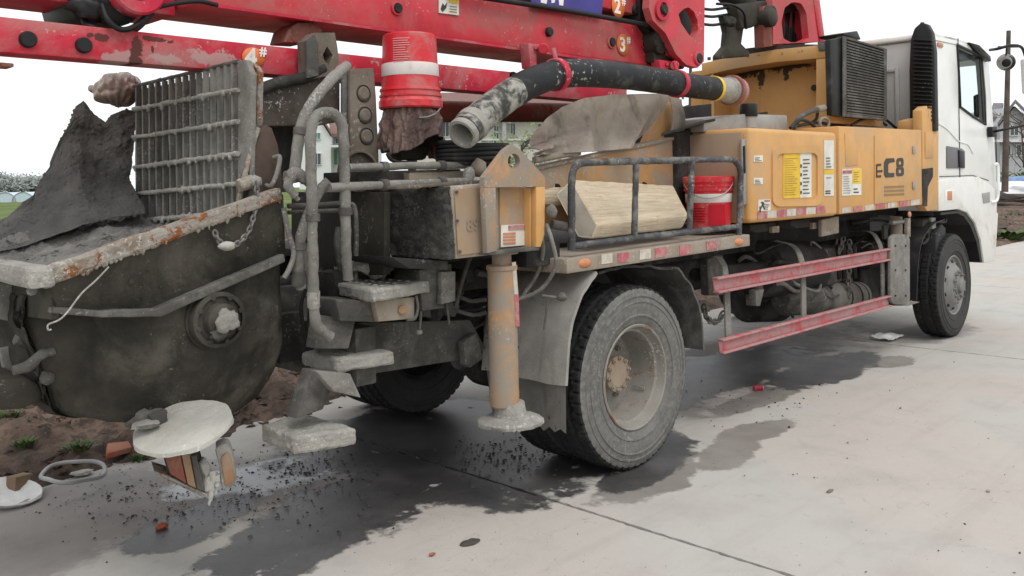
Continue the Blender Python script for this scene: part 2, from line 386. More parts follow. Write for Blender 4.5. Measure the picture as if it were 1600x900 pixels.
def wood():
    k = NT('weathered_timber')
    v = k.noise(1, 7, .7, k.stretch((3.5, 60, 60)), .8); n2 = k.noise(2.5, 5)
    c = k.mix(k.ramp(v, .25, .75), (.42, .32, .21), (.66, .57, .43))
    c = k.mix(k.ramp(n2, .45, .8), c, (.50, .43, .33))
    c = k.mix(k.ramp(k.noise(7, 5, .7), .62, .72, 0, .7), c, (.38, .24, .12))
    c = k.mix(k.ramp(k.noise(1, 5, .8, k.stretch((5, 90, 90))), .62, .66, 0, .8), c, (.16, .11, .07))
    return k.fin(c, .85, 0, v, .012, .6)
M['wood'] = wood()
M['woodend'] = pm('grey_timber_end', (.30, .27, .22), .9, var=.2, dust=.3, bump=.5, bscale=40)
def glass(name, tint=(.9, .95, .95), rough=.03, alpha=None):
    k = NT(name); k.b.inputs['Transmission Weight'].default_value = 1.0
    k.b.inputs['IOR'].default_value = 1.02
    return k.fin(tint, rough, 0, spec=.5)
M['glass'] = glass('cab_glass')
M['darkglass'] = pm('house_window_glass', (.05, .075, .085), .15, spec=.5)

# ------------------------------------------------------------------ ground and road
def slab_material():
    k = NT('stained_road_concrete')
    big = k.noise(.55, 4, .55); mid = k.noise(2.3, 8, .65); fine = k.noise(85, 5, .8); grain = k.noise(330, 3, .8)
    c = k.mix(k.ramp(big, .40, .60), (.495, .485, .45), (.51, .465, .42))
    c = k.mix(k.ramp(mid, .45, .75, 0, .6), c, (.37, .345, .32))
    c = k.mix(k.ramp(mid, .20, .42, .5, 0), c, (.60, .585, .55))
    c = k.mix(k.ramp(fine, .58, .70, 0, .45), c, (.28, .26, .235))
    c = k.mix(k.ramp(grain, .35, .65, 0, .45), c, (.25, .232, .212))
    c = k.mix(k.ramp(k.noise(140, 2, .5), .70, .76, 0, .8), c, (.12, .108, .098))
    trk = k.noise(1, 5, .65, k.stretch((.35, 5.5, 1)))
    c = k.mix(k.ramp(trk, .50, .72, 0, .38), c, (.36, .325, .295))
    c = k.mix(k.ramp(k.noise(7, 8, .78, dist=1), .58, .68, 0, .5), c, (.34, .30, .27))
    c = k.mix(k.ramp(k.noise(26, 5, .75), .64, .70, 0, .6), c, (.25, .22, .20))
    ln_ = k.noise(1.7, 3, .5, dist=2.2); cr = k.math('ABSOLUTE', k.math('SUBTRACT', ln_, .5))
    c = k.mix(k.math('MULTIPLY', k.ramp(cr, .0, .0022, .7, 0), k.ramp(big, .52, .6)), c, (.2, .17, .15))
    wob = k.noise(2.6, 7, .62); wob2 = k.noise(9, 5, .65)
    def blobs(lst):
        out = None
        for (x, y, rx, ry, a) in lst:
            mp = k.n('ShaderNodeMapping', vector_type='TEXTURE'); mp.inputs['Location'].default_value = (x, y, 0)
            mp.inputs['Rotation'].default_value = (0, 0, rad(a)); mp.inputs['Scale'].default_value = (rx, ry, 1000)
            k.l(k.pos, mp.inputs['Vector'])
            ln = k.n('ShaderNodeVectorMath', operation='LENGTH'); k.l(mp.outputs[0], ln.inputs[0])
            v = k.math('SUBTRACT', 1.0, ln.outputs['Value'])
            out = v if out is None else k.math('MAXIMUM', out, v)
        w_ = k.math('ADD', k.math('MULTIPLY', k.math('SUBTRACT', wob, .5), 1.5), k.math('MULTIPLY', k.math('SUBTRACT', wob2, .5), .45))
        return k.math('ADD', out, w_)
    damp = blobs([(1.55, 1.75, 1.15, .72, 20), (1.1, 1.3, .5, .4, 0), (2.3, 1.45, .7, .5, 0), (3.3, 1.3, 1.3, .9, 0), (6.5, 1.1, 3.6, .9, 0), (9.7, .3, .9, .4, 0)])  # damp patches; those beneath the truck also paint in its shade
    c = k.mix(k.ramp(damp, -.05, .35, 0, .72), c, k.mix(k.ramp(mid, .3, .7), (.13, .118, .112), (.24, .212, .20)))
    slurry = blobs([(2.75, 1.52, .50, .34, 0), (2.45, 1.62, .4, .25, 0), (3.35, .72, .20, .10, 0), (5.9, 1.3, 1.2, .25, 0), (6.6, 2.0, 1.4, .3, 0)])
    c = k.mix(k.ramp(slurry, .0, .25, 0, .95), c, (.60, .61, .62))
    wet = blobs([(2.25, .62, .62, .30, 15), (2.9, .80, .75, .42, 8), (3.7, .75, .8, .75, 0), (3.9, 1.4, 1.2, .9, 0), (5.6, 1.4, 1.6, .7, 0), (4.35, .35, .62, .50, 0), (4.1, -.02, .45, .17, 10),  # wet patches, spread beneath the truck to paint the shade there too
                 (6.3, 1.0, 2.0, .50, 0), (7.4, .36, 1.0, .32, 0), (2.05, 1.20, .45, .22, 25)])
    moist = blobs([(4.72, -.22, .42, .16, 12), (5.28, -.12, .40, .15, -8), (4.1, -.1, .6, .22, 10), (8.0, .06, .35, .16, 0), (6.0, .28, .7, .16, 0)])
    c = k.mix(k.ramp(moist, -.06, .12, 0, .85), c, k.mix(k.ramp(mid, .35, .7), (.16, .14, .125), (.24, .215, .195)))
    gap = k.noise(5.5, 4, .6)
    wm = k.math('MULTIPLY', k.ramp(wet, -.03, .13), k.ramp(gap, .30, .36))
    c = k.mix(wm, c, k.mix(k.ramp(mid, .35, .7), (.040, .038, .037), (.085, .081, .078)))
    rough = k.math('SUBTRACT', .9, k.math('MULTIPLY', wm, .50))
    h = k.math('ADD', fine, k.math('MULTIPLY', mid, 2.5))
    return k.fin(c, rough, 0, h, .004, .5, .35)
M['slab'] = slab_material()
def dirt_material(name='brown_dirt'):
    k = NT(name)
    a = k.noise(1.4, 6, .6); b = k.noise(9, 7, .7); f = k.noise(60, 4, .7)
    c = k.mix(k.ramp(a, .35, .65), (.085, .058, .045), (.19, .134, .10))
    c = k.mix(k.ramp(b, .42, .62, 0, .85), c, (.045, .034, .028))
    c = k.mix(k.ramp(f, .62, .72, 0, .6), c, (.36, .28, .21))
    return k.fin(c, .95, 0, k.math('ADD', b, k.math('MULTIPLY', f, .4)), .03, .8, .2)
M['dirt'] = dirt_material()
def field_material():
    k = NT('field_grass')
    a = k.noise(.05, 4, .6); b = k.noise(1.2, 6, .65)
    c = k.mix(k.ramp(a, .4, .6), (.085, .135, .035), (.15, .165, .06))
    c = k.mix(k.ramp(b, .45, .8, 0, .7), c, (.06, .09, .03))
    return k.fin(c, .95, 0, b, .05, .6, .1)
M['field'] = field_material()

bm = bmesh.new()
rings = [1, 20, 60, 150, 400, 1200]; prev = None
for r in rings:
    cur = [bm.verts.new((r*math.cos(a)+5, r*math.sin(a)+2, -.16)) for a in (2*math.pi*i/48 for i in range(48))]
    if prev is None: bm.faces.new(cur)
    else:
        for i in range(48): bm.faces.new((prev[i], cur[i], cur[(i+1) % 48], prev[(i+1) % 48]))
    prev = cur
mk('ground', bm, M['field'], kind='structure')
road = box('road', (-13, 90), (-8.0, 3.0), (-.15, -.03), M['dirt'], None, 0, kind='structure')
def slab(x0, x1, y0, y1, fine):
    def edge(a, b, n):
        out = []
        for i in range(n):
            p = Vector(a).lerp(Vector(b), i/n); d = (Vector(b)-Vector(a)).normalized(); nn = Vector((-d.y, d.x, 0))
            if fine and i: p += nn*(.009*fbm(p*9, 3)+.006*noise.noise(p*40))
            out.append(p)
        return out
    n = 200 if fine else 1
    pts = edge((x0, y0, 0), (x1, y0, 0), n) + edge((x1, y0, 0), (x1, y1, 0), n) + edge((x1, y1, 0), (x0, y1, 0), n) + edge((x0, y1, 0), (x0, y0, 0), n)
    prism('slab', pts, (0, 0, -.10), M['slab'], road, 0)
xs = [-12.61+5.35*i for i in range(19)]
for i in range(18):
    for (y0, y1) in ((-7.8, -2.46), (-2.45, 2.98)):
        slab(xs[i]+.011, xs[i+1]-.011, y0, y1, y1 > 0 and 1 < i < 6)

def verge_z(x, y):
    e = 2.98 - .55*max(0, min(1, (5.0-x)/2.2)) + .28*noise.noise(Vector((x*1.1, 3.3, 0))) + .08*noise.noise(Vector((x*4, 9, 0)))
    t = max(-.4, min(1, (y-e)/.9)); s = t*abs(t)
    z = -.012 + .11*t*(1 if t > 0 else .4)
    p = Vector((x, y, 0))
    z += max(0, min(1, t*2.2+.25))*(.10*abs(fbm(p*2.3, 5)) + .06*abs(fbm(p*6.5, 4)) + .02*noise.noise(p*21))
    z += .12*max(0, min(1, (y-3.4)/2))*max(0, .5+fbm(p*.7, 3))
    return z
bm = bmesh.new()
xsn = [-3+.05*i for i in range(220)] + [8+.25*i for i in range(130)] + [41+1.5*i for i in range(34)]
ysn = [2.05+.05*i for i in range(60)] + [5.1+.3*i for i in range(14)] + [9.5+1.2*i for i in range(14)]
vs = [[bm.verts.new((x, y, verge_z(x, y) if y < 26 else -.3)) for y in ysn] for x in xsn]
for i in range(len(xsn)-1):
    for j in range(len(ysn)-1): bm.faces.new((vs[i][j], vs[i+1][j], vs[i+1][j+1], vs[i][j+1]))
mk('dirt_verge', bm, M['dirt'], smooth=180, kind='structure')

# loose crumbs of concrete and mud: nobody could count them
def crumbs(name, spots, mat, label, cat):
    bm = bmesh.new()
    for (p, r) in spots:
        q = [Vector((random.uniform(-1, 1), random.uniform(-1, 1), random.uniform(-.3, .8))).normalized()*r*random.uniform(.6, 1.2) for _ in range(6)]
        vv = [bm.verts.new(Vector(p)+a) for a in q]
        try: bmesh.ops.convex_hull(bm, input=vv)
        except Exception: pass
    for v in [v for v in bm.verts if not v.link_faces]: bm.verts.remove(v)
    return mk(name, bm, mat, None, label=label, cat=cat, kind='stuff')
sp = []
for _ in range(1500):
    px, py = random.gauss(330, 130), random.gauss(775, 26)
    if py < 715 or fbm(Vector((px*.02, py*.05, 0)), 3) < random.uniform(-.5, .25): continue
    sp.append((P(px, py, z=.004), random.choice((.003, .003, .004, .004, .005, .006, .008, .012))))
for _ in range(300): sp.append((P(random.gauss(480, 55), random.gauss(732, 18), z=.003), random.choice((.003, .004, .006, .009, .013))))
for _ in range(260): sp.append((P(random.gauss(790, 50), random.gauss(715, 18), z=.004), random.choice((.005, .007, .012))))
for _ in range(110): sp.append((P(random.gauss(1180, 90), random.gauss(630, 20), z=.003), random.choice((.003, .004, .006, .011))))
for _ in range(300): sp.append((P(random.uniform(60, 1600), random.uniform(560, 895), z=.002), random.choice((.002, .002, .003, .003, .004, .007))))
crumbs('concrete_crumbs', sp, pm('dark_crumbs', (.055, .052, .048), .9, var=.4), 'dark crumbs of mud and concrete scattered over the road', 'crumbs')
sp = []
for _ in range(1400):
    x, y = random.uniform(.2, 6), random.uniform(2.4, 5)
    sp.append(((x, y, verge_z(x, y)), random.choice((.008, .012, .015, .02, .03, .045))))
for _ in range(260):
    x, y = random.uniform(9, 34), random.uniform(3.2, 8)
    sp.append(((x, y, verge_z(x, y)), random.choice((.03, .05, .08, .11))))
crumbs('dirt_clods', sp, M['dirt'], 'brown clods of earth strewn over the dirt verge', 'clods')

def leaf_mat(name, a, b):
    k = NT(name); c = k.mix(k.ramp(k.noise(3, 4), .35, .65), a, b); return k.fin(c, .7, 0, spec=.25)
M['leaf'] = leaf_mat('weed_green', (.05, .085, .025), (.10, .14, .05))
M['leafpale'] = leaf_mat('spring_leaf_green', (.11, .15, .06), (.20, .24, .11))
M['leafgrey'] = leaf_mat('distant_foliage', (.22, .25, .235), (.29, .32, .30))  # distance haze put into the leaf colour as pale grey-green
M['bark'] = pm('bark', (.10, .08, .065), .9, var=.3, bump=.4)
def tuft(name, loc, r, h, n, mat, **kw):
    bm = bmesh.new(); loc = Vector(loc)
    for _ in range(n):
        a = random.uniform(0, 6.28); b = loc+Vector((math.cos(a), math.sin(a), 0))*r*random.random()
        d = Vector((math.cos(a), math.sin(a), 0))*r*random.uniform(.2, .8); hh = h*random.uniform(.4, 1); w_ = Vector((-math.sin(a), math.cos(a), 0))*r*.14
        m_ = b+d*.5+ZV*hh*.7; t = b+d+ZV*hh
        v = [bm.verts.new(q) for q in (b-w_*.4, b+w_*.4, m_+w_, m_-w_, t)]
        bm.faces.new((v[0], v[1], v[2], v[3])); bm.faces.new((v[3], v[2], v[4]))
    return mk(name, bm, mat, None, **kw)
for (px, py, r, h, lab) in ((55, 655, .16, .14, 'low green weed beside a pale stone on the dirt'), (122, 716, .12, .07, 'green weed growing inside the grey plastic ring'),
                            (215, 712, .07, .06, 'single small weed at road edge beside the tail lamp'), (40, 712, .10, .08, 'small weed on dirt beside the broken white dish'),
                            (15, 685, .10, .09, 'sparse weed on the bare dirt bank'), (1578, 372, .55, .22, 'grass clump at the road edge past the cab bumper'), (1568, 374, .4, .16, 'thin grass at the road edge past the cab bumper')):
    q = P(px, py, z=.03)
    if px < 1000: q = Vector((q.x, max(q.y, 2.1), max(.0, verge_z(q.x, q.y))))
    else: q.z = verge_z(q.x, q.y)-.02
    tuft('weed', q, r*(.7 if px < 1000 else 1), h*(.7 if px < 1000 else 1), 60, M['leaf'], label=lab, cat='weed', group='weeds along the road edge')
grs = []
bm = bmesh.new()
for _ in range(5200):
    x, y = random.uniform(-2, 34), random.uniform(4.6, 14)
    if fbm(Vector((x*.35, y*.35, 5)), 3) < .12: continue
    b = Vector((x, y, verge_z(x, y))); a = random.uniform(0, 6.28); h = random.uniform(.06, .22); w_ = Vector((math.cos(a), math.sin(a), 0))*.02
    t = b+ZV*h+Vector((math.sin(a), math.cos(a), 0))*h*.5
    bm.faces.new([bm.verts.new(q) for q in (b-w_, b+w_, t)])
mk('verge_grass', bm, M['leaf'], None, label='thin green grass growing on the dirt beyond the road', cat='grass', kind='stuff')

# litter on road and verge
brickm = pm('broken_brick', (.36, .095, .05), .9, var=.2, dust=.3, dcol=(.3, .2, .15), bump=.5)
def chip(name, px, py, z, r, sq, mat, lab, cat, grp=None, rot=0, seed=0, fixz=None):
    q = P(px, py, z=z)
    if fixz is not None: q = Vector(fixz)
    o = lump(name, (q.x, q.y, q.z), r, mat, None, sq, 2, .45, seed, label=lab, cat=cat)
    if grp: o['group'] = grp
    return o
chip('brick_fragment', 253, 822, .012, .028, (1.2, .7, .5), brickm, 'small red brick chip on pale concrete near the wet patch edge', 'brick fragment', 'brick fragments', seed=1)
chip('brick_fragment', 675, 866, .008, .014, (1.1, .8, .5), brickm, 'tiny red brick chip on pale concrete before the joint', 'brick fragment', 'brick fragments', seed=2)
q = P(178, 708, z=.05); q.z = max(.03, verge_z(q.x, q.y)+.02)
o = prism('brick_fragment', [q+Vector(v) for v in ((-.07, -.05, .0), (.09, -.03, 0), (.10, .05, .02), (-.02, .07, .03))], (.01, .0, .035), brickm, None, .006, label='flat triangular orange brick piece on mud beside the tail lamp', cat='brick fragment', group='brick fragments')
chip('pale_stone', 66, 690, .03, .055, (1.3, .8, .5), M['crustwhite'], 'pale flat stone among weeds on the dirt', 'stone', seed=4)
q = P(128, 738, z=.02); chip('pale_stone', 128, 738, .02, .05, (1.2, .9, .3), M['crustwhite'], 'pale flat stone inside the grey plastic ring', 'stone', seed=6)
chip('pale_stone', 1297, 767, .004, .02, (1.5, .6, .3), pm('dark_scrap', (.16, .15, .14), .8), 'thin dark sliver lying on bare pale concrete', 'scrap', seed=8)
chip('pebble', 1544, 767, .006, .012, (1, .8, .6), M['crust'], 'single pale pebble alone on the concrete before the front wheel', 'pebble', seed=9)
chip('mud_clod', 735, 847, .004, .035, (1.6, 1.0, .18), M['dark'], 'flattened dark mud clod on concrete near the joint', 'mud clod', seed=10)
# grey plastic ring and white dish
c = P(113, 738, z=.085)
pts = []
for i in range(40):
    a = 2*math.pi*i/40; rr = 1+.10*math.cos(3*a+.5)+.05*math.sin(5*a)
    pts.append(c+Vector((math.cos(a)*.155*rr, math.sin(a)*.21*rr, .012*math.sin(2*a))))
tube('plastic_ring', pts, .012, pm('dull_grey_plastic', (.30, .29, .285), .5, dust=.3), None, curve=False, closed=True, seg=8, label='bent grey plastic ring lying at the road edge', cat='ring')
c = P(10, 775, z=.03)
lathe('broken_dish', [(0, .012), (.10, .012), (.15, .035), (.165, .05), (.17, .046), (.155, .028), (.105, .0), (0, 0)], c-Vector((0, 0, .02)), (.12, -.2, 1), pm('white_foam', (.68, .67, .65), .6, dust=.1), None, 28, jit=(.012, 9), label='broken white foam dish lying at the road edge', cat='dish')
q = P(36, 765, z=.03)
prism('cardboard_scrap', [q+Vector(v) for v in ((-.04, .0, -.02), (.06, .05, -.02), (.07, .06, .06), (-.03, .02, .07))], (-.03, .06, .0), pm('brown_card', (.20, .14, .09), .8, var=.3), None, .004, label='crumpled brown carton beside the broken white dish', cat='carton')
# crushed can and paper under the guard rail
q = P(1184, 604, z=.033)
q.z = .02
can = rod('crushed_can', q+Vector((-.03, .02, 0)), q+Vector((.035, -.02, 0)), .022, pm('red_can', (.34, .03, .05), .3, dust=.4), None, 14, jit=(.012, 30), label='crushed red drink can lying on damp concrete under the guard rail', cat='can')
lathe('can_end', [(0, .004), (.016, .002), (.021, 0), (.02, -.004), (0, -.002)], q+Vector((.037, -.021, 0)), (.83, -.55, 0), M['steel'], can, 14)
q = P(1384, 527, z=.02)
grid('paper_scrap', lambda u, v: q+Vector(((u-.5)*.34, (v-.5)*.24, .012+.03*fbm(Vector((u*3, v*3, 1)), 3))), 12, 10, pm('white_paper', (.7, .7, .69), .8), None, .003, label='crumpled white paper on dark damp ground behind the front wheel', cat='paper')

# ------------------------------------------------------------------ background houses, trees and poles
def Pd(px, py, dep):
    return CAM + (DV + IV*((px-CX)/F) + UV*(-(py-CY)/F))*dep
M['plaster'] = pm('white_plaster', (.66, .67, .67), .85, var=.05, dust=.15, dcol=(.5, .5, .48), dscale=.4)
M['plastercream'] = pm('cream_plaster', (.55, .53, .48), .85, var=.06, dust=.25, dcol=(.42, .41, .38), dscale=.4)
M['plastergrey'] = pm('grey_plaster', (.40, .41, .42), .85, var=.08, dust=.2, dscale=.4)
M['rooftile'] = pm('brown_roof_tile', (.20, .12, .105), .85, var=.15)
M['roofgrey'] = pm('grey_roof_tile', (.17, .16, .17), .85, var=.15)
M['greenglass'] = pm('green_window_glass', (.10, .24, .20), .2, spec=.5)
M['frame'] = pm('white_window_frame', (.62, .62, .6), .6, var=.04)
def wallp(name, pix, dep, thick, mat, parent, **kw):
    return prism(name, [Pd(a, b, dep) for a, b in pix], DV*thick, mat, parent, kw.pop('bev', 0), **kw)
def window(x0, y0, x1, y1, dep, parent, pane, bars=1):
    """a frame of four bars proud of the wall, its pane set back in it"""
    bm = bmesh.new()
    def bar(a0, b0, a1, b1): add_hull(bm, [Pd(a0, b1, dep-.12), Pd(a1, b1, dep-.12), Pd(a1, b0, dep-.12), Pd(a0, b0, dep-.12)], DV*.14)
    t = .9
    bar(x0, y0, x1, y0+t); bar(x0, y1-t, x1, y1); bar(x0, y0+t, x0+t, y1-t); bar(x1-t, y0+t, x1, y1-t)
    for i in range(bars):
        c_ = lerp(x0, x1, (i+1)/(bars+1)); bar(c_-t*.35, y0+t, c_+t*.35, y1-t)
    bmesh.ops.recalc_face_normals(bm, faces=bm.faces[:])
    wd = mk('window', bm, M['frame'], parent)
    prism('pane', [Pd(a, b, dep-.05) for a, b in ((x0+t, y1-t), (x1-t, y1-t), (x1-t, y0+t), (x0+t, y0+t))], DV*.03, pane, wd, 0)
    return wd
def roofslab(name, a, b, da, db, mat, parent, t=.25):
    """from the eave line a at depth da up to the ridge line b at depth db"""
    pts = [Pd(*a[0], da), Pd(*a[1], da), Pd(*b[1], db), Pd(*b[0], db)]
    return prism(name, pts, (0, 0, t), mat, parent, 0)
# white house seen between the hand rail and the hoses
d = 66
h1 = empty('house', Pd(515, 292, d), 'white two-storey house with brown pitched roof and green windows behind the hopper', 'house')
wallp('wall', [(468, 296), (468, 212), (484, 191), (500, 187), (517, 214), (517, 296)], d, 9, M['plaster'], h1)
wallp('wing_wall', [(517.2, 296), (517.2, 213), (575, 213), (575, 296)], d+1.2, 7, M['plaster'], h1)
roofslab('roof', [(514, 214), (578, 214)], [(502, 187), (570, 187)], d+.4, d+5, M['rooftile'], h1)
roofslab('gable_roof', [(502, 185), (518.5, 213)], [(503, 184), (519, 212)], d-.3, d+9, M['rooftile'], h1)
wallp('balcony', [(517.5, 230), (517.5, 226.5), (556, 226.5), (556, 230)], d-.6, 1.7, M['plaster'], h1)
for (a, b, c2, e, g, n) in ((490, 207, 501, 218, 'greenglass', 1), (490, 239, 502, 258, 'darkglass', 1)): window(a, b, c2, e, d, h1, M[g], n)
window(521, 232, 548, 258, d+1.2, h1, M['greenglass'], 3)
window(523, 215.5, 534, 225, d+1.2, h1, M['darkglass'], 1)
# long cream house behind the coiled hose
d = 60
h2 = empty('house', Pd(770, 290, d), 'long cream two-storey house with brown roof behind the coiled hose', 'house')
wallp('wall', [(640, 296), (640, 182), (905, 182), (905, 296)], d, 9, M['plastercream'], h2)
roofslab('roof', [(634, 184), (911, 184)], [(655, 150), (892, 150)], d-.8, d+5, M['rooftile'], h2)
for i, (a, b, c2, e) in enumerate(((690, 190, 702, 214), (690, 224, 702, 246), (708, 224, 717, 246), (752, 190, 764, 206), (797, 192, 806, 214), (814, 216, 826, 231), (771, 196, 780, 226), (840, 192, 852, 212), (866, 192, 878, 212), (728, 192, 740, 212))):
    window(a, b, c2, e, d, h2, M['darkglass'], 1)
for a in (785, 746): wallp('pillar', [(a, 296), (a, 184), (a+6, 184), (a+6, 296)], d-.5, .4, M['plastergrey'], h2)
wallp('band_course', [(640, 219.5), (640, 217), (905, 217), (905, 219.5)], d-.15, .12, M['plaster'], h2)
# grey gabled house past the cab
d = 74
h3 = empty('house', Pd(1600, 276, d), 'grey house with steep gabled roof past the cab mirrors', 'house')
wallp('wall', [(1552, 280), (1552, 186), (1562, 186), (1562, 280)], d+2, 8, M['plastergrey'], h3)
wallp('gable_wall', [(1562.2, 280), (1562.2, 196), (1586, 166), (1618, 196), (1618, 280)], d, 9, M['plastergrey'], h3)
roofslab('roof', [(1559, 197), (1586.5, 162)], [(1559.5, 194), (1586.5, 160)], d-.6, d+9, M['roofgrey'], h3, .3)
roofslab('roof', [(1586.6, 162), (1622, 197)], [(1586.6, 160), (1622, 194)], d-.6, d+9, M['roofgrey'], h3, .3)
roofslab('side_roof', [(1545, 188), (1563, 188)], [(1552, 166), (1568, 166)], d+1.5, d+6, M['roofgrey'], h3, .3)
wallp('eave_band', [(1552, 222), (1552, 218), (1618, 218), (1618, 222)], d-.5, .5, M['plaster'], h3)
for (a, b, c2, e) in ((1568, 226, 1580, 244), (1588, 226, 1604, 244), (1578, 196, 1592, 212), (1553.5, 196, 1560, 212)): window(a, b, c2, e, d if a > 1562 else d+2, h3, M['darkglass'], 1)
fence = empty('garden_wall', Pd(1580, 285, 52), 'low grey garden wall in front of the gabled house', 'wall')
for i in range(6): wallp('panel', [(1540+i*15.2, 284), (1540+i*15.2, 262), (1554.8+i*15.2, 262), (1554.8+i*15.2, 284)], 52, .2, M['plastergrey'], fence)
# covered material piles
def pile(px, py, dep, w_, h, mat, lab, grp):
    c_ = Pd(px, py, dep)
    lump('sheeted_pile', (c_.x, c_.y, c_.z+h*.3), 1, mat, None, (w_*1.3, w_, h), 3, .35, px, label=lab, cat='pile', group=grp)
pile(1583, 302, 40, 1.3, .42, pm('white_sheeting', (.66, .67, .69), .5, var=.05), 'pile under white sheeting past the cab on the dirt', 'sheeted piles past the cab')
pile(1598, 296, 44, 1.0, .5, pm('blue_sheeting', (.16, .25, .42), .5), 'pile under blue sheeting past the cab on the dirt', 'sheeted piles past the cab')
pile(1567, 298, 46, .6, .55, pm('dark_sheeting', (.05, .055, .075), .6), 'small dark covered pile next to the sheeted piles', 'sheeted piles past the cab')
# plastic greenhouses far left
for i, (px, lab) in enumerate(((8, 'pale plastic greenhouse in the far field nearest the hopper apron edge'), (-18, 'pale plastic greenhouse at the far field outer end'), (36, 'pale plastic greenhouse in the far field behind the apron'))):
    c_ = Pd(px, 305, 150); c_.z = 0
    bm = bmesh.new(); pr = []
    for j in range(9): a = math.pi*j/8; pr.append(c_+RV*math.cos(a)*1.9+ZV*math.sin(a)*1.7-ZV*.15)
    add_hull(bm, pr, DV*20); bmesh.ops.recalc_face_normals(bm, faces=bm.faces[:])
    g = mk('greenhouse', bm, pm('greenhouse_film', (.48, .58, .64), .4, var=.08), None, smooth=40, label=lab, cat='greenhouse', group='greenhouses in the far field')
    tube('hoop', [q+DV*-.05 for q in pr], .06, M['steel'], g, curve=False, seg=6)
def tree(loc, h, rx, n, mat, lab, grp, trunk=.3, bare=False, leaf=.3, seed=0):
    rnd = random.Random(seed); loc = Vector(loc)
    t = empty('tree', loc, lab, 'tree', grp)
    bm = bmesh.new()
    add_tube(bm, [loc, loc+Vector((.05*h*.2, 0, h*.35)), loc+Vector((0, .02*h, h*.8))], [h*.018, h*.012, h*.004] if bare else [h*.03, h*.022, h*.008], 8)
    tips = []
    for i in range(9 if not bare else 14):
        z0 = h*rnd.uniform(.25, .8); a = rnd.uniform(0, 6.28); L = rx*rnd.uniform(.5, 1)*(1.1-z0/h*.5)
        e = loc+Vector((math.cos(a)*L, math.sin(a)*L, z0+L*rnd.uniform(.4, 1)))
        mid = (loc+ZV*z0).lerp(e, .5)+ZV*-.05*L
        add_tube(bm, [loc+ZV*z0, mid, e], [h*.008, h*.005, h*.002] if bare else [h*.012, h*.008, h*.003], 5); tips.append(e)
        if bare:
            for _ in range(3):
                b = mid.lerp(e, rnd.random()); add_tube(bm, [b, b+Vector((rnd.uniform(-1, 1), rnd.uniform(-1, 1), rnd.uniform(.1, 1)))*L*.4], [h*.004, h*.0015], 4); tips.append(b)
    bmesh.ops.recalc_face_normals(bm, faces=bm.faces[:])
    mk('trunk', bm, M['bark'], t, smooth=60)
    bm = bmesh.new()
    for _ in range(n):
        b = rnd.choice(tips)+Vector((rnd.gauss(0, 1), rnd.gauss(0, 1), rnd.gauss(0, .8)))*rx*.26
        u_ = Vector((rnd.uniform(-1, 1), rnd.uniform(-1, 1), rnd.uniform(-.6, .6))).normalized(); v_ = u_.orthogonal().normalized()
        s = leaf*rnd.uniform(.5, 1.2)
        bm.faces.new([bm.verts.new(b+q) for q in (u_*s, v_*s*.5, -u_*s, -v_*s*.5)])
    if n: mk('crown', bm, mat, t)
    return t
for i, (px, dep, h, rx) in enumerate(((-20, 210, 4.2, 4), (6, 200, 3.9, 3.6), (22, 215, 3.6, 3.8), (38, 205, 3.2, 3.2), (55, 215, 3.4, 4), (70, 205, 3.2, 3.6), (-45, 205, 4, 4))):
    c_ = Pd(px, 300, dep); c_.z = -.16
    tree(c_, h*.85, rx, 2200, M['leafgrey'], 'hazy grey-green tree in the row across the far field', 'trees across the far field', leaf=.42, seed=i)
c_ = Pd(818, 290, 48); c_.z = -.1
tree(c_, 5.0, 2.3, 700, M['leafpale'], 'young pale-leaved tree in front of the cream house', 'trees near the houses', leaf=.16, seed=31)
for (px, dep, h, s) in ((1600, 66, 7.0, 41), (1070, 60, 9, 42), (1085, 75, 9, 43), (1560, 90, 7.5, 44)):
    c_ = Pd(px, 280, dep); c_.z = -.1
    tree(c_, h, 2.6, 90, M['leafpale'], {41: 'bare spring tree beside the grey gabled house', 42: 'bare tree showing under the boom hinge', 43: 'bare tree farther off beyond the boom hinge', 44: 'bare thin tree behind the cab mirror arm'}[s], 'trees near the houses', bare=True, leaf=.12, seed=s)
for i, (px, py, w_) in enumerate(((1592, 272, .9), (1610, 273, 1.0))):
    c_ = Pd(px, 285, 48); c_.z = 0
    tree(c_, 1.5, w_, 420, M['leaf'], 'round green shrub before the low garden wall', 'shrubs before the garden wall', leaf=.13, seed=60+i)
pole = empty('utility_pole', Pd(1571, 290, 30), 'thin brown wooden utility pole standing past the cab mirrors', 'utility pole')
a, b = Pd(1570, 300, 30), Pd(1576, 48, 30)
tube('pole', [a, b], [.11, .07], M['bark'], pole, curve=False, seg=10)
rod('cross_arm', b.lerp(a, .10)-RV*.35, b.lerp(a, .10)+RV*.35, .035, M['bark'], pole, 8)
pole2 = empty('utility_pole', Pd(1078, 290, 55), 'distant thin pole seen under the boom hinge', 'utility pole')
tube('pole', [Pd(1077, 296, 55), Pd(1079, 100, 55)], .1, M['bark'], pole2, curve=False, seg=8)

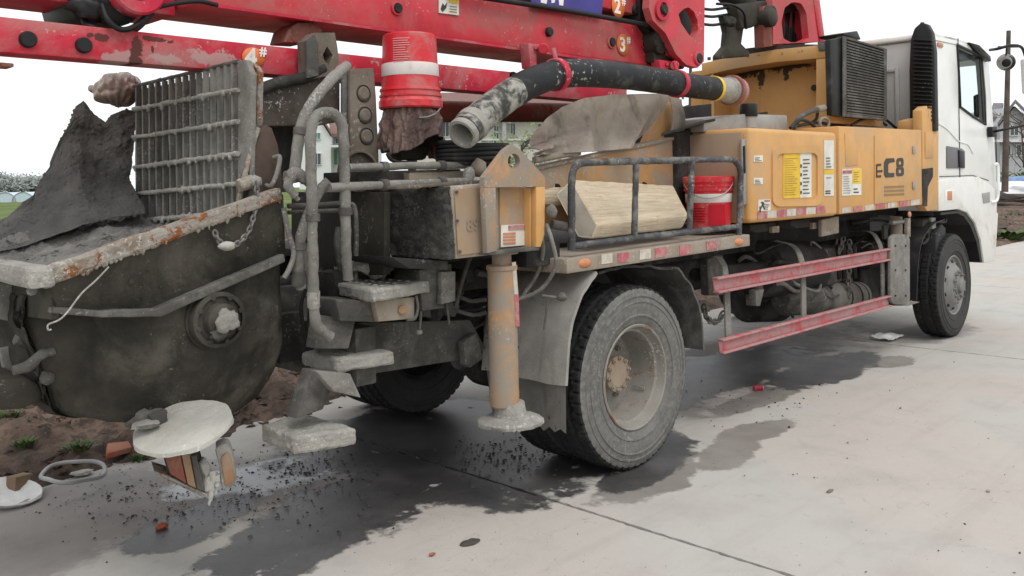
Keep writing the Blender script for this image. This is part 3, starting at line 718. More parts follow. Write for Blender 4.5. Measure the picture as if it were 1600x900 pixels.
# ------------------------------------------------------------------ the concrete pump truck
T = empty('concrete_pump_truck', (4.15, 1.25, 0), 'muddy concrete pump truck with red folded boom, ochre lockers and white cab', 'truck')
def plate_hole(name, outer, inner, y0, y1, mat, parent, n=48, bev=0, plane='y', **kw):
    """a plate whose hole goes right through; both outlines given in pixels of its plane"""
    cx = sum(p[0] for p in inner)/len(inner); cy = sum(p[1] for p in inner)/len(inner)
    def cast(poly, a):
        dx, dy = math.cos(a), math.sin(a); best = None
        for (ax, ay), (bx, by) in zip(poly, poly[1:]+poly[:1]):
            ex, ey = bx-ax, by-ay; den = dx*ey-dy*ex
            if abs(den) < 1e-9: continue
            t = ((ax-cx)*ey-(ay-cy)*ex)/den; s = ((ax-cx)*dy-(ay-cy)*dx)/den
            if t > 0 and -1e-6 <= s <= 1+1e-6 and (best is None or t < best): best = t
        return (cx+dx*best, cy+dy*best)
    angs = [2*math.pi*i/n for i in range(n)] + [math.atan2(p[1]-cy, p[0]-cx) % (2*math.pi) for p in outer]
    angs = sorted(set(round(a, 5) for a in angs)); n = len(angs)
    pr = (lambda p, v: P(*p, y=v)) if plane == 'y' else (lambda p, v: P(*p, x=v))
    vec = Vector((0, y1-y0, 0)) if plane == 'y' else Vector((y1-y0, 0, 0))
    bm = bmesh.new(); L = []
    for poly in (outer, inner):
        a = [pr(cast(poly, t), y0) for t in angs]
        L.append([bm.verts.new(p) for p in a]); L.append([bm.verts.new(p+vec) for p in a])
    o0, o1, i0, i1 = L
    for k in range(n):
        j = (k+1) % n
        for q in ((o0[k], o0[j], i0[j], i0[k]), (o1[k], i1[k], i1[j], o1[j]), (o0[k], o1[k], o1[j], o0[j]), (i0[k], i0[j], i1[j], i1[k])): bm.faces.new(q)
    bmesh.ops.recalc_face_normals(bm, faces=bm.faces[:])
    return mk(name, bm, mat, parent, smooth=30, **kw)
def circ(cx, cy, rx, ry=None, n=20, a0=0):
    ry = ry or rx; return [(cx+rx*math.cos(a0+2*math.pi*i/n), cy+ry*math.sin(a0+2*math.pi*i/n)) for i in range(n)]

# --- chassis
fr = box('chassis_rail', (2.3, 10.6), (.80, .88), (.80, 1.04), M['under'], T, .006)
box('chassis_rail', (2.3, 10.6), (1.62, 1.70), (.80, 1.04), M['under'], T, .006)
for x in (2.5, 3.4, 5.0, 6.4, 7.8, 9.2): box('cross_member', (x, x+.1), (.87, 1.63), (.84, 1.0), M['under'], T)
box('sub_frame', (2.5, 9.0), (.62, .79), (1.06, 1.24), M['under'], T, .006)
box('sub_frame', (2.5, 9.0), (1.72, 1.88), (1.06, 1.24), M['under'], T, .006)
box('deck_plate', (2.9, 8.9), (.5, 2.42), (1.245, 1.29), M['under'], T)  # plate added to keep sky light off the underside
rod('rear_axle', (4.15, .35, .53), (4.15, 2.15, .53), .095, M['under'], T, 20)
lathe('differential', [(0, -.24), (.1, -.22), (.2, -.12), (.24, 0), (.2, .12), (.1, .2), (0, .22)], (4.15, 1.22, .53), (1, 0, 0), M['under'], T, 24)
rod('front_axle', (9.6, .3, .5), (9.6, 2.2, .5), .07, M['under'], T, 12)
rod('drive_shaft', (4.3, 1.25, .6), (8.6, 1.25, .85), .05, M['under'], T, 14)
for y in (.70, 1.80):
    for i in range(7): box('leaf_spring', (3.42+.06*i, 4.88-.06*i), (y-.04, y+.04), (.66+.016*i-.02, .673+.016*i-.02), M['under'], T, .002)
for x, y in ((3.72, .98), (3.72, 1.36)):
    lathe('brake_chamber', [(0, -.11), (.06, -.10), (.085, -.06), (.085, -.01), (.095, 0), (.085, .01), (.085, .07), (.05, .10), (0, .105)], (x, y, .60), (1, 0, .1), M['greydark'], T, 20)
for y in (1.05, 1.5):
    rod('pump_cylinder', (2.25, y, 1.02), (5.2, y, 1.02), .13, M['under'], T, 24)

# --- wheels
def tyre_mesh(name, c, parent, mats, w=.28):
    c = Vector(c); bm = bmesh.new(); N = 54*5
    side = [(.285, -.095), (.300, -.112), (.322, -.124), (.348, -.130), (.351, -.137), (.360, -.138), (.364, -.134), (.40, -.139), (.428, -.138), (.431, -.142), (.438, -.142), (.441, -.137), (.462, -.133), (.465, -.139), (.474, -.138), (.478, -.132), (.496, -.129), (.510, -.123)]
    cols = [-.116+.0145*i for i in range(17)]
    prof = [(r, t, 0) for r, t in side] + [(.53-.007*(t/.116)**2, t, 1) for t in cols] + [(r, -t, 0) for r, t in reversed(side)]
    rings = []
    for i in range(N):
        a = 2*math.pi*i/N; p = i % 5; z = .012*(1 if (i % 10) < 5 else -1); ring = []
        for j, (r, t, tr) in enumerate(prof):
            if tr:
                if abs(t) > .075 and p == 0: r -= .013
                elif abs(abs(t)-.045-z*.5) < .0085 or abs(t-z*.6) < .007: r -= .012
                elif abs(t) < .075 and p == 3: r -= .007
            elif r > .50 and p == 0: r -= .006; t *= .98
            ring.append(bm.verts.new(c+Vector((math.cos(a)*r, t, math.sin(a)*r))))
        rings.append(ring)
    m = len(prof)
    for i in range(N):
        a, b = rings[i], rings[(i+1) % N]
        for j in range(m-1):
            f = bm.faces.new((a[j], b[j], b[j+1], a[j+1]))
            f.material_index = 1 if len(side)-1 <= j < m-len(side) else 0
    bmesh.ops.recalc_face_normals(bm, faces=bm.faces[:])
    return mk(name, bm, mats, parent, smooth=28, origin=c)
def nuts(c, R, n, y0, y1, r, mat, parent):
    first = None
    for i in range(n):
        a = 2*math.pi*i/n+.2; p = Vector((c[0]+math.cos(a)*R, y0, c[2]+math.sin(a)*R))
        if first is None: first = lathe('wheel_nut', [(0, 0), (r*.55, 0), (r*.6, (y1-y0)*.35), (r, (y1-y0)*.4), (r*1.05, y1-y0), (0, y1-y0)], p, (0, 1, 0), mat, parent, 6, 25)
        else: copy_of(first, ORG[first.name]+p-fp, parent)
        if i == 0: fp = p
RW = Vector((4.15, .14, .527))
wr = lathe('wheel', [(.284, -.005), (.302, -.112), (.306, -.120), (.300, -.126), (.290, -.122), (.282, -.100), (.272, -.075), (.258, -.068), (.252, -.02), (.249, .06), (.236, .098), (.20, .108), (.12, .104), (0, .104)], RW, (0, 1, 0), M['rim'], T, 64, 30, origin=RW)
tyre_mesh('tyre', RW, wr, [M['tyre'], M['tread']])
lathe('hub', [(0, .004), (.075, .004), (.084, .010), (.104, .012), (.106, .030), (.09, .038), (.088, .10), (.13, .106)], RW, (0, 1, 0), M['hub'], wr, 40, 30)
nuts((RW.x, 0, RW.z), .092, 10, RW.y-.012, RW.y+.014, .0125, M['hub'], wr)
nuts((RW.x, 0, RW.z), .168, 10, RW.y+.070, RW.y+.104, .016, M['rim'], wr)
rod('valve', RW+Vector((.20, .05, -.11)), RW+Vector((.205, -.03, -.115)), .006, M['steel'], wr, 8)
wi = tyre_mesh('wheel', RW+Vector((0, .325, 0)), T, [M['tyrefront'], M['tread']])
wfar = copy_of(wi, (4.15, 2.36, .527), T); wfar2 = copy_of(wi, (4.15, 2.035, .527), T)
for yy in (2.36, 2.035, .465):
    lathe('rim', [(.285, -.10), (.26, -.08), (.25, .0), (.20, .05), (.1, .05), (0, .05)] if yy > 1 else [(.285, .10), (.25, .06), (.2, .0), (0, .0)], (4.15, yy, .527), (0, 1, 0), M['under'], {2.36: wfar, 2.035: wfar2, .465: wi}[yy], 32)
FW = Vector((9.60, .14, .527))
wf = lathe('wheel', [(.284, -.06), (.300, -.112), (.305, -.118), (.298, -.124), (.286, -.118), (.276, -.095), (.262, -.088), (.245, -.098), (.205, -.125), (.18, -.150), (.165, -.158), (.10, -.158)], FW, (0, 1, 0), M['rimf'], T, 64, 30, origin=FW)
tyre_mesh('tyre', FW, wf, [M['tyrefront'], M['tread']])
lathe('hub', [(0, -.215), (.05, -.213), (.075, -.20), (.082, -.17), (.10, -.165), (.10, -.15)], FW, (0, 1, 0), M['rimf'], wf, 32, 30)
nuts((FW.x, 0, FW.z), .135, 10, FW.y-.19, FW.y-.155, .018, M['rimf'], wf)
for i in range(10):
    a = 2*math.pi*(i+.5)/10; p = FW+Vector((math.cos(a)*.226, -.109, math.sin(a)*.226))
    lathe('hand_hole', [(0, -.004), (.020, -.004), (.023, .002), (.023, .02)], p, (math.cos(a)*.45, 1, math.sin(a)*.45), M['black'], wf, 14)
wff = tyre_mesh('wheel', (9.60, 2.36, .527), T, [M['tyrefront'], M['tread']])
lathe('rim', [(.285, -.10), (.25, -.05), (.2, .0), (0, .0)], (9.6, 2.36, .527), (0, 1, 0), M['under'], wff, 32)

# --- rear mudguards
def arc_guard(name, pix_outer, y0, y1, mat, jit=None, t=.02, parent=T, nv=10):
    pts = smooth_path([P(a, b, y=y0) for a, b in pix_outer], 8)
    def fn(u, v):
        k = u*(len(pts)-1); i = min(int(k), len(pts)-2); p = pts[i].lerp(pts[i+1], k-i)
        return p + Vector((0, (y1-y0)*v, 0)) + (Vector((0, 0, .012*fbm(p*9+Vector((0, v*3, 0)), 3))) if jit else Vector())
    return grid(name, fn, len(pts)-1, nv, mat, parent, t, 50)
mg = arc_guard('mudguard', [(934, 428), (908, 470), (893, 525), (887, 604)], .005, .64, M['guard'], True)
bm = bmesh.new()
e = [P(887, 604, y=.02), P(886, 650, y=.02), P(880, 690, y=.02)]
nz = 14; lo = []
for i in range(nz+1):
    y = .02+.6*i/nz; x = e[0].x-.02+.05*(i/nz); lo.append(Vector((x, y, .285+.018*(i % 2)+.02*fbm(Vector((i*.7, 0, 3)), 2)+.05*(1-i/nz))))
top = [Vector((e[0].x-.015, .02+.6*i/nz, P(887, 600, y=.02).z)) for i in range(nz+1)]
va = [bm.verts.new(p) for p in top]; vb = [bm.verts.new(p) for p in lo]
for i in range(nz): bm.faces.new((va[i], va[i+1], vb[i+1], vb[i]))
bmesh.ops.solidify(bm, geom=bm.faces[:], thickness=.008); bmesh.ops.recalc_face_normals(bm, faces=bm.faces[:])
mk('mud_flap', bm, M['guard'], mg)
lump('reflector', P(878, 464, y=-.03), .03, M['greydark'], mg, (1, 1, .8), 2, .1)
tp('bracket_rod', [(846, 462, .0), (878, 466, -.02)], .008, M['greydark'], mg, curve=False)
tp('wire_stay', [(856, 470, -.012), (850, 515, .0)], .006, M['greydark'], mg, curve=False)
arc_guard('mudguard', [(1060, 418), (1082, 448), (1096, 490), (1101, 546)], .005, .64, M['greydark'], True, .015)
arc_guard('mudguard', [(936, 424), (970, 416), (1010, 414), (1062, 420)], .03, .62, M['under'], True, .015)

# --- shelf, hand rail
sh = pp('shelf', [(886, 405), (1172, 366), (1172, 384), (886, 428)], .0, .50, M['tan'], T, .006, sub=2, jit=(.003, 12))
lathe('marker_lamp', [(0, -.012), (.018, -.011), (.028, -.004), (.031, .004)], P(914, 411, y=-.002), (0, 1, 0), M['amber'], sh, 20)
lathe('marker_lamp', [(0, -.012), (.018, -.011), (.028, -.004), (.031, .004)], P(1155, 378, y=-.002), (0, 1, 0), M['amber'], sh, 20)
for o in sh.children:
    for v in o.data.vertices: v.co.x *= 1.75; v.co.z *= .85
for (a, b, y1, y2) in ((940, 398, 414, 'tapewhite'), (966, 396, 412, 'tapered'), (1024, 388, 404, 'tapered'), (1062, 384, 400, 'tapered'), (1104, 378, 392, 'tapered'), (1000, 391, 407, 'tapewhite')):
    pp('reflective_strip', [(a, y1-1), (a, b), (a+17, b-2.4), (a+17, y1-3.4)], -.0045, -.001, M[y2], sh, 0)
hr = tp('hand_rail', [(893, 391, .04), (893, 330, .04), (894, 276, .04), (901, 259, .04), (920, 254, .04), (1040, 251, .04), (1136, 249, .04), (1150, 254, .04), (1157, 270, .04), (1156, 320, .04), (1154, 378, .04)], .021, M['chipped'], T, step=.03, jit=(.0035, 40))
for pix in ([(893, 385, .04), (1000, 371, .04), (1152, 354, .04)], [(994, 256, .04), (991, 371, .04)], [(1081, 253, .04), (1077, 362, .04)]):
    tp('rail_tube', pix, .019, M['chipped'], hr, curve=False, step=.03, jit=(.0035, 40))

# --- rear outrigger box with its splashed rubber mat, jack and lug
ob = pp('outrigger_box', [(704, 291), (779, 285), (781, 397), (712, 405)], .10, 1.15, M['tan'], T, .008)
px_('mat', [(548, 301), (704, 291.5), (711, 404), (590, 399)], 2.818, 2.775, M['blackcrust'], ob, .008, sub=5, jit=(.011, 28))
pp('cover_plate', [(710, 296), (772, 291), (774, 391), (716, 399)], .093, .098, M['brownside'], ob, 0)
for a, b in ((714, 300), (768, 296), (719, 393), (769, 386), (715, 345), (770, 340)):
    rod('bolt', P(a, b, y=.082), P(a, b, y=.095), .008, M['greydark'], ob, 6)
text_mesh('stencil_marking', '89', P(739, 352, y=.0905), .085, pm('pale_stencil', (.30, .235, .17), .8), ob, .002)
pp('top_channel', [(620, 296), (620, 291), (757, 281), (757, 286)], .16, .24, M['tandark'], T, .004)
pp('box_sill', [(612, 402), (700, 408), (700, 422), (640, 420)], .2, .6, M['under'], ob, .004)
jk = plate_hole('jack_lug', [(757, 277), (790, 234), (801, 226), (812, 233), (852, 277), (852, 291), (757, 293)], circ(803, 252, 9.5, 12), .02, .055, M['jackpaint'], T)
pp('lug_leg', [(757, 293.3), (775, 292.6), (777, 392), (762, 396)], .02, .055, M['jackpaint'], jk, .003)
pp('lug_leg', [(838, 291.7), (852, 291.4), (851, 366), (845, 386), (838, 386)], .02, .055, M['yellow'], jk, .003)
pp('lug_back', [(757, 292), (852, 292), (850, 388), (762, 394)], .26, .30, M['under'], jk, .003)
pp('cylinder_head', [(781, 292), (824, 292), (824, 384), (781, 389)], .10, .25, M['yellow_dusty'], jk, .01)
pp('inner_cheek', [(828, 294), (837, 294), (836, 386), (828, 386)], .057, .25, M['yellow'], jk, .003)
pp('head_flange', [(764, 393), (843, 385), (843, 391), (764, 399)], .03, .28, M['greydark'], jk, .004)
pp('warning_label', [(783, 352), (823, 350), (822, 383), (783, 386)], .096, .099, M['decalwhite'], jk, 0)
pp('label_print', [(795, 352.5), (820, 351), (820, 358), (795, 360)], .0915, .0945, M['tapered'], jk, 0)
for i in range(4): pp('label_print', [(787, 364+i*5), (806, 363+i*5), (806, 366+i*5), (787, 367+i*5)], .0915, .0945, M['amber'], jk, 0)
jx = P(786, 520, y=.14).x
jl = lathe('jack_leg', [(0, .525), (.066, .525), (.075, .535), (.077, .60), (.075, .62), (.074, 1.22), (.080, 1.225), (.080, 1.245), (.05, 1.25), (.05, 1.30), (.085, 1.305), (.085, 1.33), (0, 1.33)], (jx, .14, 0), (0, 0, 1), M['jackpaint'], T, 36)
lathe('jack_foot', [(0, .430), (.14, .432), (.165, .442), (.168, .458), (.13, .472), (.085, .482), (.076, .50), (.072, .55), (0, .55)], (jx+.02, .12, 0), (0, 0, 1), M['crust'], jl, 40, jit=(.011, 22))
tube('cable', [P(803, 470, y=.2), P(845, 452, y=.1), P(868, 415, y=.0), P(862, 375, y=-.01), P(853, 350, y=.02)], .011, M['grey'], T)
tube('cable', [P(816, 462, y=.25), P(838, 430, y=.2), P(848, 395, y=.1), P(846, 370, y=.06)], .012, M['grey'], T)
lump('valve_knob', P(862, 330, y=.0), .03, M['grey'], T, (1, 1, 1.2), 2, .2)
pp('reflector_strip', [(800, 410), (806, 409), (810, 460), (804, 460)], .065, .068, M['tapewhite'], jl, 0)
pp('reflector_strip', [(804.3, 460.5), (810.3, 460.5), (812, 510), (806, 510)], .065, .068, M['tapered'], jl, 0)
box('lamp_block', (3.35, 3.62), (.12, .34), (1.22, 1.34), M['under'], T, .008)
rod('lamp_tube', P(862, 350, y=.1), P(892, 356, y=.06), .025, M['greydark'], T, 12)

# --- steps and their bracket
ST = []
for nm, pix, z, th in (('step', [(528, 443), (571, 431), (671, 438), (583, 453)], 1.19, .060), ('step', [(471, 550), (521, 536), (616.5, 548), (526, 561)], .865, .066), ('step', [(409, 663), (471, 644), (557.5, 668), (458, 683)], .595, .078)):
    s = pz(nm, pix, z, z-th, M['crust'], T, .012, sub=4, jit=(.006, 24)); ST.append(s)
def holes(pix, z, step):
    a, b, c_, d_ = [P(p[0], p[1], z=z) for p in pix]
    for i in range(1, 7):
        for j in range(1, 4):
            q = a.lerp(d_, i/7).lerp(b.lerp(c_, i/7), j/4)
            lathe('grip_dimple', [(.011, .004), (.013, .006), (.010, .010), (.006, .009), (.006, .0)], q+Vector((0, 0, -.004)), (0, 0, 1), M['crust'], step, 8)
holes([(528, 443), (571, 431), (671, 438), (583, 453)], 1.19, ST[0])
pp('step_box', [(524, 468), (584, 470), (594, 504), (532, 502)], .36, .62, M['greydark'], ST[0], .008)
pp('step_plate', [(584, 468), (648, 464), (648, 498), (592, 503)], .32, .36, M['tan'], ST[0], .006)
rod('lamp', P(629, 484, y=.30), P(629, 484, y=.33), .022, M['brownlens'], ST[0], 14)
tp('bracket_loop', [(650, 462, .3), (653, 480, .3), (648, 498, .3), (636, 500, .3)], .007, M['greydark'], ST[0])
pp('step_arm', [(500, 492), (556, 500), (545, 545), (492, 545)], .42, .50, M['greydark'], T, .006)
pp('step_arm', [(487, 578), (530, 580), (505, 640), (462, 655)], .34, .42, M['greydark'], T, .006)
pp('step_arm', [(494, 580), (548, 584), (565, 622), (522, 612)], .25, .30, M['grey'], T, .006)
prism('crust_blob', [P(a, b, y=.5) for a, b in ((560, 425), (580, 400), (605, 385), (622, 400), (618, 425), (590, 434))], (0, .25, 0), M['crust'], T, .02, sub=3, jit=(.03, 9))
# hand rail at the steps
gr = tp('grab_rail', [(517, 527, .36), (505, 518, .36), (494, 505, .36), (490, 470, .34), (489, 400, .32), (487, 300, .30), (485, 220, .30), (489, 190, .30), (500, 178, .30), (513, 176, .30), (527, 182, .30), (536, 205, .30), (538, 260, .30), (540, 350, .32), (541, 400, .34), (544, 436, .36)], .0245, M['grey'], T, step=.02, seg=12, jit=(.005, 42))
tp('sleeve', [(490, 455, .335), (490, 480, .345)], .029, M['crust'], gr, curve=False, step=.02, jit=(.005, 40))
tp('hose', [(541, 103, .5), (520, 122, .42), (495, 150, .4), (475, 185, .4), (465, 225, .4), (461, 268, .4)], .026, M['grey'], T, step=.03, seg=12, jit=(.004, 30))
tp('hose_end', [(461, 265, .4), (463, 285, .4)], .033, M['crust'], T, curve=False, step=.02, jit=(.008, 30))
hk = tp('hook', [(446, 276, .36), (462, 272, .36), (480, 282, .36), (488, 292, .36)], .028, M['grey'], T, step=.02, jit=(.012, 22))
tp('hook_tip', [(456, 276, .35), (450, 290, .34), (458, 303, .33), (466, 312, .33)], [.022, .021, .018, .010], M['grey'], hk, step=.02, jit=(.005, 30))
tp('hose', [(514, 283, .36), (498, 300, .38), (482, 335, .4), (470, 370, .42), (466, 420, .44), (470, 450, .46)], .024, M['grey'], T, step=.03, jit=(.003, 30))
rod('hose_fitting', P(466, 420, y=.44), P(466, 446, y=.46), .03, M['greydark'], T, 12)
tp('hose', [(443, 325, .42), (450, 360, .42), (459, 395, .42), (452, 420, .42), (444, 434, .43)], .012, M['grey'], T)
tp('pipe', [(450, 322, .5), (500, 320, .5), (545, 318, .48), (555, 330, .47), (557, 370, .46), (556, 400, .46)], .012, M['greydark'], T)
tp('pipe', [(450, 332, .55), (500, 330, .55), (543, 328, .54)], .010, M['greydark'], T, curve=False)
tp('rail_tube', [(545, 262, .42), (640, 259, .4), (755, 258, .36)], .019, M['grey'], T, curve=False, step=.05, jit=(.003, 20))
tp('rail_tube', [(515, 293, .30), (620, 288, .28), (733, 283, .25)], .020, M['grey'], T, curve=False, step=.05, jit=(.003, 20))
lump('rail_joint', P(748, 262, y=.3), .045, M['tan'], T, (1, 1, 1.1), 2, .3, 3)
lump('rail_joint', P(732, 275, y=.27), .035, M['crust'], T, (.8, 1, 1.4), 2, .3, 5)

# --- rear valve box, plates and pipes behind the steps
px_('rear_plate', [(455, 300), (600, 300), (600, 430), (455, 430)], 2.62, 2.66, M['dark'], T, .004)
box('rear_beam', (2.5, 2.62), (.45, 2.05), (.70, .98), M['greydark'], T, .008)
pp('bumper_plate', [(545, 505), (735, 500), (760, 545), (735, 560), (660, 572), (560, 588), (545, 560)], .62, .66, M['greydark'], T, .006)
pp('valve_block', [(655, 422), (706, 412), (708, 480), (660, 486)], .34, .55, M['greydark'], T, .006)
pp('valve_block', [(690, 425), (712, 424), (712, 470), (690, 476)], .30, .336, M['grey'], T, .005)
for pix, r in (([(735, 400, .4), (722, 440, .4), (712, 480, .42)], .012), ([(658, 486, .35), (657, 500, .35), (655, 522, .35)], .007), ([(697, 470, .33), (700, 490, .33), (702, 507, .33)], .007), ([(760, 468, .5), (735, 470, .55), (715, 462, .6)], .012), ([(760, 488, .5), (740, 492, .55), (715, 486, .6)], .012), ([(745, 425, .6), (770, 440, .6), (760, 520, .6)], .02)):
    tp('hydraulic_pipe', pix, r, M['greydark'], T)
for i in range(4): tube('cable', [(2.75+.07*i, .55+.06*i, 1.2), (2.95+.05*i, .6+.05*i, 1.0-.05*i), (3.3, .7+.04*i, .95+.03*i), (3.8, .75, 1.02)], .014, M['under'], T)
rod('tow_pin', P(655, 522, y=.35), P(655, 516, y=.35), .016, M['grey'], T, 10)
pp('frame_gusset', [(724, 535), (745, 520), (755, 560), (735, 575), (728, 570)], .55, .6, M['greydark'], T, .004)

# --- hopper
HO = [(75, 470), (445, 404), (452, 470), (456, 540), (450, 590), (430, 628), (395, 652), (330, 662), (250, 668), (200, 672), (125, 668), (112, 640), (92, 560), (72, 512)]
hp = pp('hopper', HO, .50, 2.05, M['dark_hopper'], T, .02, sub=5, jit=(.014, 7))
bc = P(334, 498, y=.495)
for v in hp.data.vertices:                              # the belly is rounded: it falls back towards its outline
    q_ = v.co+ORG[hp.name]
    if q_.y < .75: d_ = math.hypot(q_.x-bc.x, (q_.z-bc.z) if q_.z < bc.z else 0); v.co.y += .17*max(0, (d_-.17)/.36)**2*(1 if q_.y < .6 else .6)
hside = prism('side_plate', [P(78, 440, y=.44), P(443, 303, y=.44), P(447, 402, y=.48), P(252, 490, y=.49), P(95, 492, y=.49)], (0, .03, 0), M['dark_hopper'], hp, .004)
px_('rear_wall', [(80, 440), (80, 500), (-90, 480), (-90, 418)], 1.16, 1.19, M['dark'], hp, .004)
rim = prism('rim', [P(62, 421, y=.42), P(440, 292, y=.42), P(442, 312, y=.42), P(90, 443, y=.42), P(66, 443, y=.42)], (0, .05, 0), M['rustyrim'], hp, .012, sub=4, jit=(.007, 18))
rx = P(70, 432, y=.42).x
box('rim', (rx-.055, rx+.035), (.40, 2.1), (1.318, 1.395), M['crust'], hp, .015, sub=4, jit=(.010, 16))
fl = prism('flange', [P(245, 482, y=.44), P(444, 397, y=.44), P(446, 409, y=.44), P(252, 495, y=.44), P(160, 496, y=.44), P(85, 490, y=.44), P(85, 481, y=.44), P(160, 486, y=.44)], (0, .07, 0), M['greydark'], hp, .004, sub=2, jit=(.003, 15))
c = P(334, 498, y=.495)
bf = lathe('bearing_flange', [(.10, -.05), (.118, -.045), (.120, 0), (.130, 0)], c-Vector((0, .01, 0)), (0, 1, 0), M['dark'], hp, 40)
lathe('bearing_cap', [(0, -.105), (.030, -.10), (.045, -.085), (.070, -.07), (.075, -.03), (.105, -.028), (.115, -.02), (.118, .0)], c-Vector((0, .02, 0)), (0, 1, 0), M['dark'], hp, 32)
lump('cement_lump', c-Vector((0, .115, -.004)), .048, M['crust'], hp, (1, .5, .95), 3, .5, 3)
lump('cement_lump', c-Vector((.03, .10, .05)), .03, M['greydark'], hp, (1.2, .5, .8), 3, .6, 13)
for i in range(8):
    a = 2*math.pi*i/8+.3; q = c+Vector((math.cos(a)*.098, -.062, math.sin(a)*.098)); rod('bolt', q, q+Vector((0, .02, 0)), .012, M['dark'], hp, 6)
# concrete inside
n0 = P(70, 432, y=.5)
def conc(u, v):
    x = lerp(1.17, 2.02, u); y = lerp(.48, 2.02, v)
    z = 1.30+.20*u*(1-v)+.05*u + .20*max(0, v-.25) + .10*max(0, v-.6) + .05*fbm(Vector((x*4, y*4, 0)), 4)*(.3+v) + (.010+.030*v)*abs(fbm(Vector((x*15, y*15, 3)), 4))
    return Vector((x, y, z))
grid('concrete_fill', conc, 70, 110, M['wetcem'], hp, sm=180)
# rubber apron standing up on the far side
tope = [(-60, 400), (0, 348), (40, 312), (62, 297), (82, 240), (100, 205), (118, 166), (130, 157), (146, 178), (163, 192), (172, 180), (190, 172), (216, 172)]
bote = [(-60, 420), (0, 392), (30, 385), (60, 375), (90, 366), (110, 360), (130, 352), (150, 348), (165, 344), (178, 340), (192, 338), (205, 336), (225, 334)]
def apron(u, v):
    a = polyline_at(tope, u); b = polyline_at(bote, u)
    p = P(b[0], b[1], y=1.42).lerp(P(a[0], a[1], y=1.92), v)
    k = .07*fbm(p*2.2, 3)+.018*fbm(p*8, 3)+.009*abs(fbm(p*27, 3))
    return p+Vector((.2*k, -k*1.0+.12*math.sin(math.pi*v), 0))
bm = bmesh.new(); NU, NV = 180, 110; fr_, bk_ = [], []
for i in range(NU+1):
    fr_.append([bm.verts.new(apron(i/NU, j/NV)) for j in range(NV+1)]); bk_.append([bm.verts.new(apron(i/NU, j/NV)+Vector((.02, .10, -.03*(j/NV)))) for j in range(NV+1)])
for i in range(NU):
    for j in range(NV):
        bm.faces.new((fr_[i][j], fr_[i+1][j], fr_[i+1][j+1], fr_[i][j+1])); bm.faces.new((bk_[i][j], bk_[i][j+1], bk_[i+1][j+1], bk_[i+1][j]))
    bm.faces.new((fr_[i][NV], fr_[i+1][NV], bk_[i+1][NV], bk_[i][NV])); bm.faces.new((fr_[i][0], bk_[i][0], bk_[i+1][0], fr_[i+1][0]))
for j in range(NV):
    bm.faces.new((fr_[0][j], fr_[0][j+1], bk_[0][j+1], bk_[0][j])); bm.faces.new((fr_[NU][j], bk_[NU][j], bk_[NU][j+1], fr_[NU][j+1]))
bmesh.ops.recalc_face_normals(bm, faces=bm.faces[:])
ap = mk('rubber_apron', bm, M['apron'], hp, smooth=180)
# grate standing open
gx = 2.0
g = px_('grate', [(371, 95), (384, 93), (392, 116), (390, 330), (375, 350), (371, 345)], gx-.01, gx+.02, M['grey'], T, .006, sub=2, jit=(.004, 20))
def gtop(px): return lerp(136, 97, (px-211)/160)
def gbot(px): return lerp(366, 346, (px-211)/160)
for i in range(15):
    a = 211+160*(i/15)**1.02
    tk = 2.1+1.3*i/15
    px_('bar', [(a, gtop(a)), (a+tk, gtop(a)), (a+tk+1, gbot(a)), (a+1, gbot(a))], gx-.012, gx+.012, M['grey'], g, 0, sub=3, jit=(.003, 30))
for yl, yr in ((171, 140), (215, 190), (262, 240), (304, 287), (345, 332)):
    tube('cross_rod', [P(209, yl, x=gx-.02), P(372, yr, x=gx-.02)], .0115, M['crust'], g, curve=False, step=.02, jit=(.007, 34))
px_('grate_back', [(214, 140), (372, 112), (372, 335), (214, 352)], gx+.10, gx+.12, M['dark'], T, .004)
tube('top_edge', [P(210, 135, x=gx), P(372, 96, x=gx)], .010, M['greydark'], g, curve=False, step=.03, jit=(.003, 20))
px_('side_bar', [(388, 96), (398, 103), (403, 112), (402, 190), (388, 250)], gx+.05, gx+.08, M['rustyrim'], T, .006, sub=2, jit=(.003, 15))
chk = pp('cheek_plate', [(372, 332), (374, 292), (396, 236), (404, 205), (414, 194), (425, 200), (434, 225), (440, 262), (441, 306)], .52, .55, pm('brown_stained_steel', (.085, .06, .048), .7, var=.3, dust=.4, dcol=(.10, .095, .09), rust=.25, rcol=(.12, .05, .035)), T, .004)
tp('rust_edge', [(403, 200, .51), (392, 240, .51), (378, 290, .51), (372, 330, .51)], .012, M['rustyrim'], chk, step=.03, jit=(.004, 20))
tp('handle', [(428, 246, .50), (437, 246, .46), (433, 270, .45), (424, 290, .46), (416, 290, .50)], .011, M['grey'], chk)
rod('latch', P(373, 291, y=.48), P(396, 283, y=.48), .030, M['rustyrim'], chk, 14, jit=(.004, 20))
lump('latch_pin', P(400, 283, y=.46), .026, M['crust'], chk, (1, 1, 1), 2, .4, 3)
# chain
def chain(name, pix, y, parent, r=.0045, link=.030):
    path = resample(smooth_path([P(a, b, y=y) for a, b in pix], 10), link*.55)
    d = 0; out = [path[0]]
    for a, b in zip(path, path[1:]):
        d += (b-a).length
        if d >= link*.62: out.append(b); d = 0
    bm = bmesh.new()
    for i, (a, b) in enumerate(zip(out, out[1:])):
        t = (b-a).normalized(); s = t.cross(Vector((0, 1, 0))).normalized() if i % 2 else Vector((0, 1, 0)); m_ = (a+b)/2; pts = []
        for k in range(10):
            an = 2*math.pi*k/10; pts.append(m_+t*math.cos(an)*link*.55+s*math.sin(an)*link*.32)
        add_tube(bm, pts, r, 5, True)
    bmesh.ops.recalc_face_normals(bm, faces=bm.faces[:])
    return mk(name, bm, M['chain'], parent, smooth=60)
chain('chain', [(401, 285), (401, 310), (397, 335), (388, 362), (372, 380), (355, 386), (342, 376), (333, 357)], .43, T)
